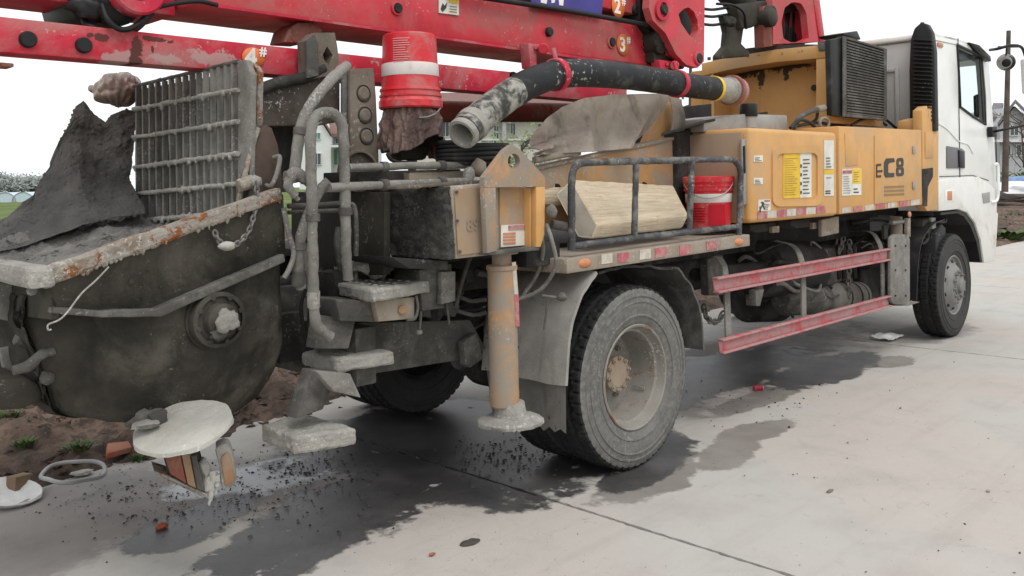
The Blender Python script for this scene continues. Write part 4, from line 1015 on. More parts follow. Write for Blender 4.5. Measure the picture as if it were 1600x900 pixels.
lump('cement_lump', P(354, 384, y=.43), .028, M['crustwhite'], T, (1.3, .8, .7), 2, .4, 9)
tp('wire', [(170, 417, .41), (150, 438, .40), (128, 458, .38), (105, 488, .37), (92, 500, .37), (76, 507, .37), (75, 515, .37), (80, 515, .37)], .0035, M['crust'], hp, seg=6)
rod('rim_lamp', P(50, 454, y=.6), P(50, 454, y=.56), .02, M['crust'], hp, 10)
# rear clean-out gear at the left edge
pp('hanging_plate', [(-20, 440), (42, 446), (32, 506), (-5, 498)], .95, 1.0, M['grey'], T, .006)
pp('clean_out_box', [(-90, 600), (40, 588), (62, 600), (70, 622), (40, 640), (-60, 645)], .80, 1.5, M['dark'], T, .02)
tp('lever', [(20, 580, .72), (45, 572, .72), (62, 556, .72), (84, 548, .72)], [.020, .022, .020, .016], M['greydark'], T, step=.03, jit=(.005, 20))
pp('lever_bracket', [(76, 546), (90, 548), (112, 610), (95, 620), (84, 590)], .74, .80, M['dark'], T, .006)
lump('lever_knob', P(74, 590, y=.75), .030, M['greydark'], T, (1, 1, 1), 2, .3, 1)
rod('drain_tube', P(25, 527, y=.9), P(48, 535, y=.9), .030, M['greydark'], T, 14)
pp('clean_out_door', [(40, 500), (75, 500), (90, 560), (112, 640), (70, 640), (60, 590), (35, 560)], .95, 1.0, M['dark'], T, .008)
pp('white_plate', [(0, 545), (25, 540), (40, 570), (8, 592)], 1.1, 1.13, M['crust'], T, .004)

# --- tail lamp under its round guard
tl = lathe('lamp_guard', [(0, .014), (.17, .016), (.185, .010), (.188, -.004), (.17, -.010), (0, -.012)], P(287, 668, y=.36), (-.30, -.13, 1), M['crustwhite'], T, 48, jit=(.008, 12))
for v in tl.data.vertices: v.co.y *= 1.15
lump('cement_lump', P(226, 664, y=.44), .045, M['crust'], tl, (1.2, 1, .35), 3, .5, 5)
lump('guard_bracket', P(236, 655, y=.56), .085, M['greydark'], T, (1.0, 1.3, .55), 3, .5, 21)
pp('lamp_stay', [(236, 650), (262, 640), (262, 690), (240, 690)], .44, .48, M['greydark'], tl, .005)
lamp = prism('tail_lamp', [P(252, 703, y=.42), P(305, 712, y=.30), P(322, 772, y=.30), P(262, 742, y=.42)], (.07, .11, 0), M['under'], tl, .006)
for pts, mt in (([(254, 704), (281, 708.5), (291, 756), (266, 741)], 'redlens'), ([(283, 709), (296, 711), (306, 763), (293, 757)], 'brownlens'), ([(298, 712), (305, 713), (319, 768), (308, 764)], 'greydark')):
    def dep(px): return lerp(.42, .30, (px-252)/53)-.012
    prism('lens', [P(a, b, y=dep(a)) for a, b in pts], (.012, .012, 0), M[mt], tl, .003)
prism('lamp_shelf', [P(240, 736, y=.45), P(262, 743, y=.40), P(325, 774, y=.27), P(318, 778, y=.27), P(245, 742, y=.45)], (.05, .14, 0), M['rustyrim'], tl, .003)
sl = prism('side_lamp', [P(336, 700, y=.30), P(352, 692, y=.30), P(362, 702, y=.30), P(370, 758, y=.30), P(348, 768, y=.30)], (.05, .09, 0), M['crust'], tl, .012, sub=2, jit=(.004, 20))
prism('side_lens', [P(344, 716, y=.292), P(354, 706, y=.292), P(361, 716, y=.292), P(367, 752, y=.292), P(352, 762, y=.292)], (.01, .012, 0), M['brownlens'], tl, .008)
for i, (a, b, c2) in enumerate(((322, 744, 776), (330, 735, 782), (337, 742, 770), (327, 750, 790))):
    tp('cement_drip', [(a, b, .30), (a+1, (b+c2)/2, .30), (a, c2, .30)], [.016, .012, .004], M['crustwhite'], tl, step=.01, jit=(.006, 40))
lump('cement_lump', P(318, 732, y=.31), .032, M['crust'], tl, (.7, 1, 1.4), 2, .4, 8)

# --- dark cross beam, rest post and boom cradle
beam = pp('cross_beam', [(400, 146), (445, 128), (478, 118), (505, 106), (532, 108), (532, 190), (500, 196), (402, 198)], .82, .98, pm('brown_grimy_beam', (.060, .050, .042), .8, var=.35, dust=.5, dcol=(.125, .10, .082), dscale=3, streak=.45, specks=.15, bump=.4), T, .01)
pp('beam_leg', [(428, 196), (462, 196), (458, 300), (432, 300)], 1.0, 1.2, M['under'], T, .005)
post = pp('rest_post', [(547, 108), (584, 106), (588, 150), (594, 292), (548, 294)], .70, .725, M['tandark'], T, .006)
pp('post_edge', [(535, 108), (546, 108), (547, 294), (535, 294)], .73, .75, M['greydark'], T, .005)
for yy in (146, 180, 213):
    lathe('cover_disc', [(0, -.010), (.028, -.010), (.032, -.006), (.036, -.004), (.038, .002)], P(568+(yy-146)*.07, yy, y=.70), (0, 1, 0), M['tandark'], post, 28)
    lathe('disc_ring', [(.038, -.002), (.042, -.006), (.045, -.004), (.046, .002)], P(568+(yy-146)*.07, yy, y=.70), (0, 1, 0), M['under'], post, 28)
lathe('pipe_ring', [(.105, -.01), (.115, -.01), (.118, 0), (.118, .03), (.105, .03)], P(562, 270, y=.67), (0, 1, 0), M['tandark'], post, 36, closed=True)
crd = plate_hole('boom_cradle', [(478, 64), (492, 51), (523, 51), (527, 72), (530, 98), (512, 118), (480, 126)], [(511, 72), (520, 86), (513, 103), (503, 88)], .78, .86, M['tandark'], T)
pp('cradle_side', [(479, 64), (492, 54), (498, 70), (498, 118), (480, 122)], .755, .777, M['greydark'], crd, .003)
tp('cradle_tube', [(400, 142, .8), (440, 128, .8), (480, 120, .8), (505, 106, .8)], .030, M['under'], T, step=.05, jit=(.004, 12))
hkk = pp('boom_hook', [(444, 66), (450, 46), (465, 35), (488, 34), (506, 48), (494, 54), (478, 68)], .95, 1.1, M['darkred'], T, .008)

# --- booms
B3z0, B3z1 = 2.535, 2.842
def beam_box(name, xa, xb, ya, yb, za, zb, mat, bev=.012): return box(name, (xa, xb), (ya, yb), (za, zb), mat, T, bev)
b3 = beam_box('boom_section', 1.95, 5.75, .90, 1.40, B3z0, B3z1, M['red']); b3['label'] = 'third red boom section carrying the number three badge'
b4 = beam_box('boom_section', -.6, 5.3, .90, 1.04, 2.232, 2.375, M['red_b4'], .006); b4['label'] = 'slim soiled red boom section carrying the number four badge'
b2 = beam_box('boom_section', 1.9, 5.62, .88, 1.42, 2.905, 3.40, M['red']); b2['label'] = 'second red boom section carrying the number two badge'
bf_ = beam_box('boom_section', -.8, 1.94, 1.08, 1.40, 2.50, 2.86, M['red_dirty'])
pp('bottom_flange', [(330, 6), (1020, 104), (1020, 108), (330, 10)], .885, .897, M['red_dirty'], b3, 0)
def badge(parent, px, py, y, rx, ry, s, size):
    o = lathe('badge', [(0, -.002), (1, -.002), (1.01, .002)], (0, 0, 0), (0, 1, 0), M['badge'], parent, 32)
    for v in o.data.vertices: v.co.x *= rx; v.co.z *= ry
    q = P(px, py, y=y); o.location = q-ORG[parent.name]; ORG[o.name] = q
    text_mesh('badge_number', s[0], q+Vector((-.016, -.005, -.006)), size, M['badgewhite'], parent, .004)
    text_mesh('badge_number', '#', q+Vector((size*.40, -.005, size*.27)), size*.5, M['badgewhite'], parent, .002)
badge(b4, 396, 90, .895, .060, .050, '4', .125)
badge(b3, 974, 70, .893, .075, .080, '3', .145)
badge(b2, 966, 10, .873, .075, .085, '2', .15)
def pinhead(parent, px, py, y, r, mat='black', ring=None):
    q = P(px, py, y=y)
    if ring: lathe('pin_boss', [(r*.9, -.012), (r*1.35, -.010), (r*1.42, -.002), (r*1.45, .004)], q, (0, 1, 0), M[ring], parent, 28)
    lathe('pin', [(0, -.022), (r*.85, -.022), (r, -.014), (r, .004)], q, (0, 1, 0), M[mat], parent, 28)
for a, b in ((43, 62), (130, 71)): pinhead(b4, a, b, .897, .034)
pinhead(b3, 857, 50, .897, .032); pinhead(b3, 955, 66, .897, .034, ring='red'); pinhead(b3, 1005, 69, .897, .024, 'black', 'red_dirty'); pinhead(b3, 620, 13, .897, .030, 'under', 'red'); pinhead(b2, 992, 16, .877, .036)
pinhead(b4, 800, 117, .897, .020)
lb = pp('warning_label', [(686, -4), (717, 0), (717, 24), (686, 20)], .890, .896, M['decalwhite'], b3, 0)
pp('label_print', [(702, -2), (716, 0), (716, 6), (702, 4)], .886, .889, M['decalyellow'], b3, 0)
pp('label_print', [(689, 14), (692, 5), (695, 9), (699, 4), (697, 13), (692, 18)], .886, .889, M['ink'], b3, 0)
for i in range(3): pp('label_print', [(703, 9+i*4), (714, 10.5+i*4), (714, 11.5+i*4), (703, 10+i*4)], .886, .889, M['fadeink'], b3, 0)
pp('boom_lettering_panel', [(830, -40), (945, -25), (940, 24), (830, 8)], .868, .876, M['decalblue'], b2, 0)
for (pts) in ([(846, -8), (856, -6), (854, 6), (845, 4)], [(861, -6), (868, -5), (867, 4), (862, 5)], [(873, -4), (881, -2), (880, 9), (874, 8)]):
    pp('lettering', pts, .864, .867, M['badgewhite'], b2, 0)
# boom hinge plates and hanging brackets
hgp = plate_hole('hinge_plate', [(1018, -60), (1014, 12), (1020, 32), (1040, 52), (1056, 84), (1072, 101), (1090, 106), (1100, 96), (1102, -60)], [(1068, 14), (1076, 11), (1084, 18), (1090, 32), (1091, 48), (1085, 60), (1077, 55), (1064, 36), (1060, 22)], .72, .78, M['red'], T)
hgp['label'] = 'red hinge plate with a pear-shaped hole'
plate_hole('hinge_eye', circ(1037, 15, 11, 17), circ(1037, 15, 6.5, 12), .70, .718, M['red_dirty'], hgp)
pinhead(hgp, 1037, 15, .712, .035, 'under'); pinhead(hgp, 1091, 91, .715, .040, 'under', 'red_dirty')
lathe('link_drum', [(0, -.02), (.06, -.02), (.085, -.01), (.095, .02), (.095, .5)], P(1031, 66, y=.80), (0, 1, 0), M['dark'], T, 32)
for i in range(5): rod('bolt', P(1031, 66, y=.775)+Vector((.05*math.cos(i*1.257), 0, .05*math.sin(i*1.257))), P(1031, 66, y=.79)+Vector((.05*math.cos(i*1.257), 0, .05*math.sin(i*1.257))), .010, M['under'], T, 6)
pp('link_arm', [(1020, 55), (1042, 62), (1075, 98), (1068, 108), (1042, 106), (1022, 96)], .82, .95, M['dark'], T, .008)
pp('link_arm', [(1042, 66), (1052, 74), (1068, 96), (1054, 94), (1042, 86)], .80, .818, M['red'], T, .004)
pp('joint_cover', [(1000, -20), (1020, -20), (1020, 36), (1060, 90), (1050, 96), (1010, 46), (1000, 30)], .84, 1.3, M['black'], T, .006)
pp('hinge_back', [(1052, -40), (1098, -40), (1098, 70), (1052, 70)], .88, .95, M['black'], T, .006)  # black plate standing in for the shade inside the hinge hole
tube('boom_hose', [P(700, -12, y=.86), P(800, 3, y=.85), P(900, 19, y=.84), P(1000, 37, y=.82), P(1030, 42, y=.82)], .018, M['black'], T)
for a, b in ((825, 70), (1030, 96)):
    k = pp('hose_hanger', [(a, b-3), (a+22, b), (a+22, b+10), (a+14, b+9), (a+14, b+37), (a+4, b+36), (a+2, b+12)], .78, .86, M['red_dirty'], T, .006)
    rod('hanger_pin', P(a+24, b+6, y=.72), P(a+24, b+6, y=.86), .035, M['red'], k, 14)
    rod('bolt', P(a+12, b+4, y=.765), P(a+12, b+4, y=.78), .014, M['red_dirty'], k, 6)
# rear hinge with hoses over the lower boom
lathe('hinge_eye', [(.05, -.03), (.115, -.03), (.125, -.02), (.125, .5), (.05, .5)], P(214, -20, y=.86), (0, 1, 0), M['red_dirty'], T, 36, closed=True)
pinhead(hgp, 214, -20, .85, .07, 'under')
lathe('hinge_core', [(0, .03), (.06, .03), (.10, .05), (.10, .6)], P(190, 2, y=.88), (0, 1, 0), M['black'], T, 24)
pp('hinge_cover', [(110, -30), (190, -30), (185, 26), (160, 30), (125, 28)], 1.0, 1.44, M['black'], T, .02)
for pix in ([(160, 8, .92), (168, 30, .88), (185, 45, .87), (205, 44, .87), (224, 30, .88), (235, 10, .92)], [(165, 5, .96), (172, 34, .93), (195, 48, .92), (215, 44, .92), (238, 20, .94)], [(130, 30, 1.0), (137, 40, .97), (150, 44, .96), (160, 52, 1.0)]):
    tp('boom_hose', pix, .013, M['black'], T)
tp('boom_hose', [(236, 14, .87), (270, 6, .87), (310, 2, .87), (340, 8, .87)], .011, M['black'], T)
lump('grease_clump', P(140, 12, y=.98), .07, M['black'], T, (1.2, .8, .8), 3, .5, 4)
lump('grease_clump', P(166, 8, y=.95), .06, M['black'], T, (1.0, .8, .9), 3, .5, 14)
pp('boom_rest_pad', [(0, 97), (22, 99), (22, 105), (4, 104)], .93, 1.02, M['darkred'], T, .004)

# brown delivery pipe beyond the buckets
dp = tube('delivery_pipe', [P(640, 174, y=1.35), P(900, 176, y=1.35), P(1010, 178, y=1.35)], .072, M['darkred'], T, curve=False, seg=20)

# --- slewing pedestal, turret
PX = 7.69
ped = px_('pedestal', [(1096, 99), (1150, 87), (1215, 77), (1296, 69), (1296, 90), (1215, 97), (1150, 107), (1096, 119)], PX, 8.95, M['yellow'], T, .008)
px_('pedestal_column', [(1275, 92.5), (1296, 90.5), (1297, 192), (1275, 192)], PX+.002, 8.9, M['yellow'], ped, .006)
px_('pedestal_panel', [(1080, 112), (1290, 88), (1290, 205), (1080, 210)], PX+.30, PX+.34, M['yellow_soot'], ped, 0)
pf = P(1100, 110, x=PX)
box('pedestal_side', (PX+.01, 8.9), (1.62, 1.66), (2.05, 2.70), M['yellow'], ped, .004)
for i in range(9):
    q = P(lerp(1108, 1200, i/8), lerp(95, 79, i/8)-1, x=PX+.08); rod('bolt', q, q+Vector((0, 0, .03)), .018, M['dark'], ped, 6)
for (a, b) in ((1168, 88), (1185, 86), (1222, 83), (1248, 80), (1253, 79)):
    q = P(a, b, x=PX-.004); rod('bolt', q, q+Vector((.02, 0, 0)), .012, M['yellow_dusty'], ped, 8)
rod('pedestal_latch', P(1272, 137, x=PX+.2), P(1272, 137, x=PX+.28), .03, M['dark'], ped, 10)
lathe('slewing_ring', [(.62, 0), (.66, .01), (.66, .08), (.60, .09), (0, .09)], (8.35, 1.25, 2.83), (0, 0, 1), M['dark'], T, 64)
tr = plate_hole('turret_frame', [(1206, -70), (1208, 69), (1286, 65), (1276, 20), (1266, -20), (1258, -70)], [(1224, 60), (1221, 35), (1226, 12), (1238, 3), (1252, 5), (1260, 20), (1264, 60), (1250, 66), (1235, 66)], .95, 1.02, M['red'], T)
pp('turret_leg', [(1192, 10), (1206, 8), (1208, 72), (1194, 74)], .96, 1.06, M['darkred'], tr, .006)
pp('turret_edge', [(1262, -70), (1272, -70), (1290, 64), (1281, 65)], .94, 1.55, M['red'], tr, .01)
pp('turret_cap', [(1222, -30), (1262, -30), (1262, 14), (1224, 22)], 1.1, 1.4, M['black'], T, .01)
for i in range(9):
    a = 1228+i*3.6+random.uniform(-.6, .6)
    tp('boom_hose', [(a+2, 8, 1.2), (a+random.uniform(-1, 1), 40, 1.15+.04*(i % 3)), (a-2, 75, 1.2)], .015, M['black'], T)
for i in range(4): tp('boom_hose', [(1228+i*9, 8, 1.3), (1226+i*8.5, 40, 1.3), (1224+i*9, 78, 1.3)], .017, M['black'], T)
q0, q1 = P(1118, -40, y=1.15), P(1175, 28, y=1.15)
rod('luffing_cylinder', q0, q1, .13, M['dark'], T, 28)
rod('luffing_pin', P(1168, 24, y=1.2), P(1208, 22, y=.90), .085, M['dark'], T, 24)
lathe('pin_cap', [(0, -.03), (.06, -.03), (.085, -.01), (.09, .02), (.08, .1)], P(1206, 27, y=.90), (0, 1, 0), M['dark'], T, 28)
yk = P(1150, 84, y=1.15)
pp('yoke', [(1130, 24), (1168, 24), (1162, 48), (1159, 68), (1172, 82), (1172, 88), (1122, 92), (1122, 86), (1134, 72), (1136, 50)], 1.06, 1.12, M['dark'], T, .012)
pp('yoke_beam', [(1150, 6), (1200, 0), (1202, 36), (1160, 46)], 1.0, 1.12, M['dark'], T, .03)
for b0 in (14, 25, 38): tp('boom_hose', [(1100, b0, 1.0), (1115, b0+1, 1.0), (1135, b0-2, 1.1), (1160, b0-6, 1.15)], .013, M['black'], T)
tp('boom_hose', [(1120, 6, .98), (1145, 8, .97), (1162, 20, .97), (1166, 45, 1.0)], .012, M['black'], T)
lump('fitting_cluster', P(1142, 34, y=1.0), .06, M['dark'], T, (1, .7, .8), 3, .6, 7)
# --- oil cooler
oc = pp('oil_cooler', [(1318, 56), (1386, 76), (1386, 188), (1318, 182)], .30, .37, M['black'], T, .006)
pp('cooler_tank', [(1297, 62), (1317.5, 58), (1317.5, 183), (1300, 180)], .31, .36, M['black'], oc, .006)
for a, b, c2, d_ in ((1318, 56, 1323, 182), (1382, 75, 1386, 188)): pp('cooler_frame', [(a, b), (c2, b+1.5), (c2, d_+.4), (a, d_)], .285, .30, M['greydark'], oc, .003)
pp('cooler_frame', [(1323.2, 57.5), (1381.8, 75), (1381.8, 78), (1323.2, 61)], .285, .30, M['greydark'], oc, .003)
pp('cooler_frame', [(1323.2, 178), (1381.8, 184), (1381.8, 188), (1323.2, 182.5)], .285, .30, M['greydark'], oc, .003)
for i in range(26):
    f = (i+.5)/26; a, b = lerp(61.5, 177.5, f), lerp(78.5, 183.5, f)
    pp('fin', [(1323.5, a), (1381.5, b), (1381.5, b+2.0), (1323.5, a+2.2)], .288, .299, M['greydark'], oc, 0)
px_('cooler_bracket', [(1277, 66), (1297, 62), (1297, 78), (1279, 80)], PX-.01, PX+.3, M['greydark'], T, .004)
pp('cooler_motor', [(1318, 52), (1340, 48), (1346, 62), (1320, 56)], .45, .7, M['black'], T, .01)
tp('hydraulic_hose', [(1298, 168, .4), (1280, 170, .36), (1262, 176, .34), (1248, 186, .34), (1240, 200, .34)], .022, M['greydark'], T)
rod('hose_fitting', P(1296, 167, y=.40), P(1276, 171, y=.36), .03, M['tan'], T, 12)
for pix in ([(1278, 172, .45), (1274, 188, .42), (1258, 194, .4), (1240, 198, .4)], [(1250, 196, .45), (1280, 192, .45), (1310, 196, .5), (1340, 190, .5), (1370, 186, .5), (1385, 196, .4)], [(1330, 196, .35), (1350, 186, .35), (1378, 184, .35), (1400, 200, .3)], [(1235, 200, .3), (1248, 188, .3), (1262, 190, .3), (1275, 200, .3)]):
    tp('hydraulic_hose', pix, .014, M['black'], T)
tube('lifting_eye', [P(1288+7*math.cos(a), 193+9*math.sin(a), y=.2) for a in (2*math.pi*i/16 for i in range(16))], .012, M['grey'], T, curve=False, closed=True, seg=8)
# --- tank top, filler cap, folded sheet lid
pp('tank_top', [(1100, 186), (1165, 178), (1230, 180), (1232, 204), (1100, 206)], .35, .8, M['steel'], T, .01)
fc = lathe('filler_neck', [(0, 0), (.055, 0), (.055, .08), (.06, .085), (.06, .15), (.055, .155), (0, .155)], P(1170, 200, y=.36), (0, 0, 1), M['steel'], T, 24)
lathe('filler_cap', [(.064, .085), (.067, .09), (.067, .175), (.06, .185), (0, .185)], P(1170, 200, y=.36), (0, 0, 1), M['black'], fc, 24)
prism('tank_lid', [P(1033, 213, y=.30), P(1100, 192, y=.30), P(1150, 184, y=.45), P(1200, 178, y=.7), P(1120, 186, y=.9)], (0, 0, .02), M['under'], T, .003)
pp('deck_filler', [(1058, 168), (1112, 162), (1112, 204), (1058, 208)], .95, 1.0, M['under'], T, .004)
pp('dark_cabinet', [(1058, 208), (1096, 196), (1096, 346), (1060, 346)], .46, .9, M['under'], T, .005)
# --- locker boxes
def rib_panel(nm, pix, y0, y1, mat, parent): return pp(nm, pix, y0, y1, mat, parent, .003)
la = pp('locker', [(1172, 199), (1308, 207), (1309.5, 337), (1174, 349)], 0, .62, M['yellow'], T, .035, seg=4); la['label'] = 'rear ochre locker with pressed recess and operating labels'
box('locker_side', (5.448, 5.462), (.045, .60), (1.38, 1.98), M['brownside'], la, .004)
def rrect(x0, y0, x1, y1, r, sl, n=6):
    pts = []
    for cx_, cy_, a0 in ((x1-r, y0+r, -90), (x1-r, y1-r, 0), (x0+r, y1-r, 90), (x0+r, y0+r, 180)):
        for i in range(n+1):
            a = rad(a0+90*i/n); pts.append((cx_+r*math.cos(a), cy_+r*math.sin(a)+sl*(cx_+r*math.cos(a)-x0)))
    return pts
# pressed recess: a rolled frame standing proud round the label field
plate_hole('pressed_frame', rrect(1208, 228, 1285, 323, 12, -.02), rrect(1214, 240, 1278, 314, 9, -.02), -.014, .004, M['yellow'], la)
def label(parent, x0, y0, x1, y1, sl, mat, y=-.004, nm='label_sheet'):
    return pp(nm, [(x0, y1), (x1, y1+sl*(x1-x0)*1.0), (x1, y0+sl*(x1-x0)), (x0, y0)], y, y+.003, M[mat], parent, 0)
def lines(parent, x0, y0, x1, y1, n, mat, y=-.0065, th=.8, jit=True):
    for i in range(n):
        yy = lerp(y0, y1, (i+.5)/n); xe = lerp(x0, x1, random.uniform(.6, 1)) if jit else x1
        pp('label_print', [(x0, yy+th), (xe, yy+th-.04*(xe-x0)), (xe, yy-.04*(xe-x0)), (x0, yy)], y, y+.002, M[mat], parent, 0)
label(la, 1224, 240, 1250, 310, -.05, 'decalyellow'); label(la, 1250.3, 239, 1268, 309, -.05, 'decalwhite')
lines(la, 1226, 246, 1247, 306, 17, 'fadeink', th=.6); lines(la, 1255, 246, 1266, 304, 10, 'ink', th=1.6); lines(la, 1251, 250, 1253, 305, 4, 'ink', th=5, jit=False)
label(la, 1288, 219, 1303, 264, .02, 'decalwhite'); label(la, 1288, 265, 1303, 272, .0, 'decalyellow'); label(la, 1288, 272.4, 1303, 306, .0, 'decalwhite')
lines(la, 1291, 244, 1300, 262, 4, 'doorgrey', th=2); lines(la, 1290, 296, 1300, 303, 2, 'ink', th=2); lines(la, 1291, 275, 1300, 280, 1, 'ink', th=1)
for (a, b) in ((1178, 243), (1178, 278)): label(la, a, b, a+14, b+10, -.02, 'decalwhite'); lines(la, a+2, b+2, a+13, b+9, 3, 'ink', th=.7)
label(la, 1185, 312, 1204, 330, -.05, 'decalwhite'); lines(la, 1195, 311, 1203, 314, 1, 'tapered', th=3, jit=False); lines(la, 1187, 317, 1189, 328, 1, 'ink', th=9, jit=False); lines(la, 1194, 318, 1203, 328, 4, 'ink', th=.8)
pp('pictogram', [(1189, 327), (1191, 318), (1189, 316), (1192, 315), (1195, 318), (1193, 320), (1196, 327), (1194, 327), (1192, 322)], -.0068, -.0045, M['ink'], la, 0)
for i in range(7):
    a = lerp(1184, 1289, i/6.9); b = lerp(331.5, 321.5, i/6.9)
    pp('reflective_strip', [(a, b+11), (a+14.5, b+9.8), (a+14.5, b-1.4), (a, b)], -.005, -.001, M['tapered' if i % 2 == 0 else 'tapewhite'], la, 0)
pp('locker_handle', [(1160, 218), (1166, 217), (1168, 318), (1162, 321)], .03, .05, M['steel'], la, .004)
pp('handle_slot', [(1162.5, 228), (1164.5, 227.5), (1165.5, 270), (1163.5, 271)], .020, .026, M['black'], la, 0)
lbx = pp('locker', [(1311, 197), (1440, 203), (1441, 320), (1312, 335)], 0, .62, M['yellow'], T, .010); lbx['label'] = 'front ochre locker with the hinged door and block lettering'
door = pp('locker_door', [(1367, 212), (1429, 214), (1429.5, 312), (1367, 319)], -.008, -.001, M['yellow'], lbx, .002)
for y in (228, 284): pp('hinge', [(1427, y), (1431, y), (1431, y+12), (1427, y+12)], -.018, -.009, M['steel'], lbx, .002)
pp('pressed_panel', [(1320, 208), (1340, 209), (1341, 258), (1322, 260)], -.004, -.001, M['yellow'], lbx, .001)
label(lbx, 1316, 264, 1331, 306, -.03, 'decalwhite'); lines(lbx, 1317, 264, 1331, 269, 1, 'tapered', th=5, jit=False); lines(lbx, 1318, 274, 1330, 303, 8, 'doorgrey', th=.8)
label(lbx, 1331.4, 263.5, 1346, 305, -.03, 'decalwhite'); label(lbx, 1332, 264, 1345.5, 287, -.03, 'decalyellow', -.006); lines(lbx, 1334, 267, 1344, 285, 5, 'fadeink', y=-.009, th=.7); lines(lbx, 1334, 292, 1344, 302, 2, 'ink', th=2)
for i in range(7):
    a = lerp(1316, 1434, i/6.6); b = lerp(325, 312, i/6.6)
    pp('reflective_strip', [(a, b+8), (a+13.5, b+6.4), (a+13.5, b-1.8), (a, b)], -.005, -.001, M['tapewhite' if i % 2 == 0 else 'tapered'], lbx, 0)
Y8 = -.0115
def glyph(polys, nm='lettering'):
    for pts in polys: pp(nm, pts, Y8, Y8+.002, M['ink'], lbx, 0)
glyph([[(1381.5, 254), (1385, 247.5), (1397, 247), (1398.5, 253), (1389.5, 254.5), (1388, 258), (1388, 269), (1389.5, 270.5), (1397.5, 270), (1397.5, 276.5), (1384, 277.5), (1381.5, 273)]])
plate_hole('lettering', [(1401, 250), (1403, 247), (1410, 246.5), (1412, 249.5), (1412, 258), (1411, 260.5), (1401.5, 261), (1401, 257)], [(1404.5, 252), (1408.5, 252), (1408.5, 257), (1404.5, 257)], Y8, Y8+.002, M['ink'], lbx, n=16)
plate_hole('lettering', [(1400.5, 263), (1402, 261.6), (1411, 261), (1412.5, 264), (1412.5, 272), (1410, 275), (1402.5, 275.5), (1400.5, 273)], [(1404.2, 265), (1408.7, 265), (1408.7, 270.5), (1404.2, 270.5)], Y8, Y8+.002, M['ink'], lbx, n=16)
glyph([[(1369, 257), (1371, 256), (1371, 277), (1369, 277.5)], [(1371.3, 256), (1377, 255.5), (1377, 259), (1371.3, 259.5)], [(1371.3, 266), (1379, 265.5), (1379, 269), (1371.3, 269.5)], [(1371.3, 274), (1377, 273.5), (1377, 277), (1371.3, 277.5)]])
for r_ in range(3): lines(lbx, 1382, 289+r_*6, 1413, 293+r_*6, 1, 'fadeink', y=Y8, th=3.2, jit=False)
lug = pp('lifting_bracket', [(1441, 203), (1441, 172), (1449, 165), (1452, 186), (1452, 178), (1455, 166), (1460, 162), (1465, 168), (1467, 188), (1466, 328), (1449, 330), (1442, 318)], .01, .10, M['yellow'], T, .008)
lug2 = pp('bracket_gusset', [(1427, 188), (1448, 182), (1449, 203), (1427, 202)], .10, .25, M['yellow'], lug, .006)
rod('lug_hole', P(1460, 174, y=.004), P(1460, 174, y=.012), .025, M['black'], lug, 14)
pp('bracket_recess', [(1441, 264), (1458, 262), (1458, 276), (1450, 292), (1449, 322), (1443, 322)], .004, .008, M['under'], lug, .002)
pp('bracket_panel', [(1446, 206), (1458, 207), (1458, 246), (1446, 247)], .004, .008, M['yellow'], lug, .001)
rod('recess_valve', P(1446, 268, y=-.004), P(1446, 268, y=.003), .022, M['dark'], lug, 12)
# --- brackets under the lockers
for a, b in ((1172, 352), (1236, 345)):
    k = pp('locker_bracket', [(a, b), (a+40, b-4), (a+40, b+8), (a+10, b+12), (a, b+8)], .20, .8, M['under'], T, .004)
pp('bracket_end', [(1207, 354), (1218, 353), (1218, 363), (1207, 364)], .17, .2, M['tan'], T, .003)
pp('bracket_end', [(1270, 348), (1282, 347), (1282, 357), (1270, 358)], .17, .2, M['tan'], T, .003)
pp('lamp_plate', [(1284, 344), (1311, 338), (1311, 364), (1284, 370)], .12, .15, M['tan'], T, .004)
lump('marker_lamp', P(1421, 335, y=.0), .030, M['amber'], T, (.9, .5, 1), 2, .08)
pp('lamp_stem', [(1418, 341), (1423, 341), (1423, 370), (1418, 370)], .02, .05, M['tan'], T, .003)
# --- side guard: posts and two channel rails
sg = empty('side_guard', P(1130, 550, y=.05), parent=T)
def channel(pix_t, pix_b):
    t0, t1 = [P(a, b, y=.0) for a, b in pix_t]; b0, b1 = [P(a, b, y=.0) for a, b in pix_b]
    bm = bmesh.new()
    h = (t0-b0).length; f = Vector((0, .03, 0))
    def slab_(a0, a1, c0, c1, dy0, dy1): add_hull(bm, [a0+Vector((0, dy0, 0)), a1+Vector((0, dy0, 0)), c1+Vector((0, dy0, 0)), c0+Vector((0, dy0, 0))], Vector((0, dy1-dy0, 0)))
    L = lambda a, b, t: a.lerp(b, t)
    slab_(L(t0, b0, .14), L(t1, b1, .14), L(t0, b0, .86), L(t1, b1, .86), .03, .045)
    slab_(t0, t1, L(t0, b0, .135), L(t1, b1, .135), .0, .045)
    slab_(L(t0, b0, .865), L(t1, b1, .865), b0, b1, .0, .045)
    bmesh.ops.recalc_face_normals(bm, faces=bm.faces[:]); bevel(bm, .004)
    return mk('guard_rail', bm, M['rail'], sg, smooth=35)
channel([(1122, 434), (1393.5, 388)], [(1123.5, 459), (1393.5, 407)])
channel([(1130, 531), (1394.5, 461.5)], [(1132, 554), (1394.5, 479)])
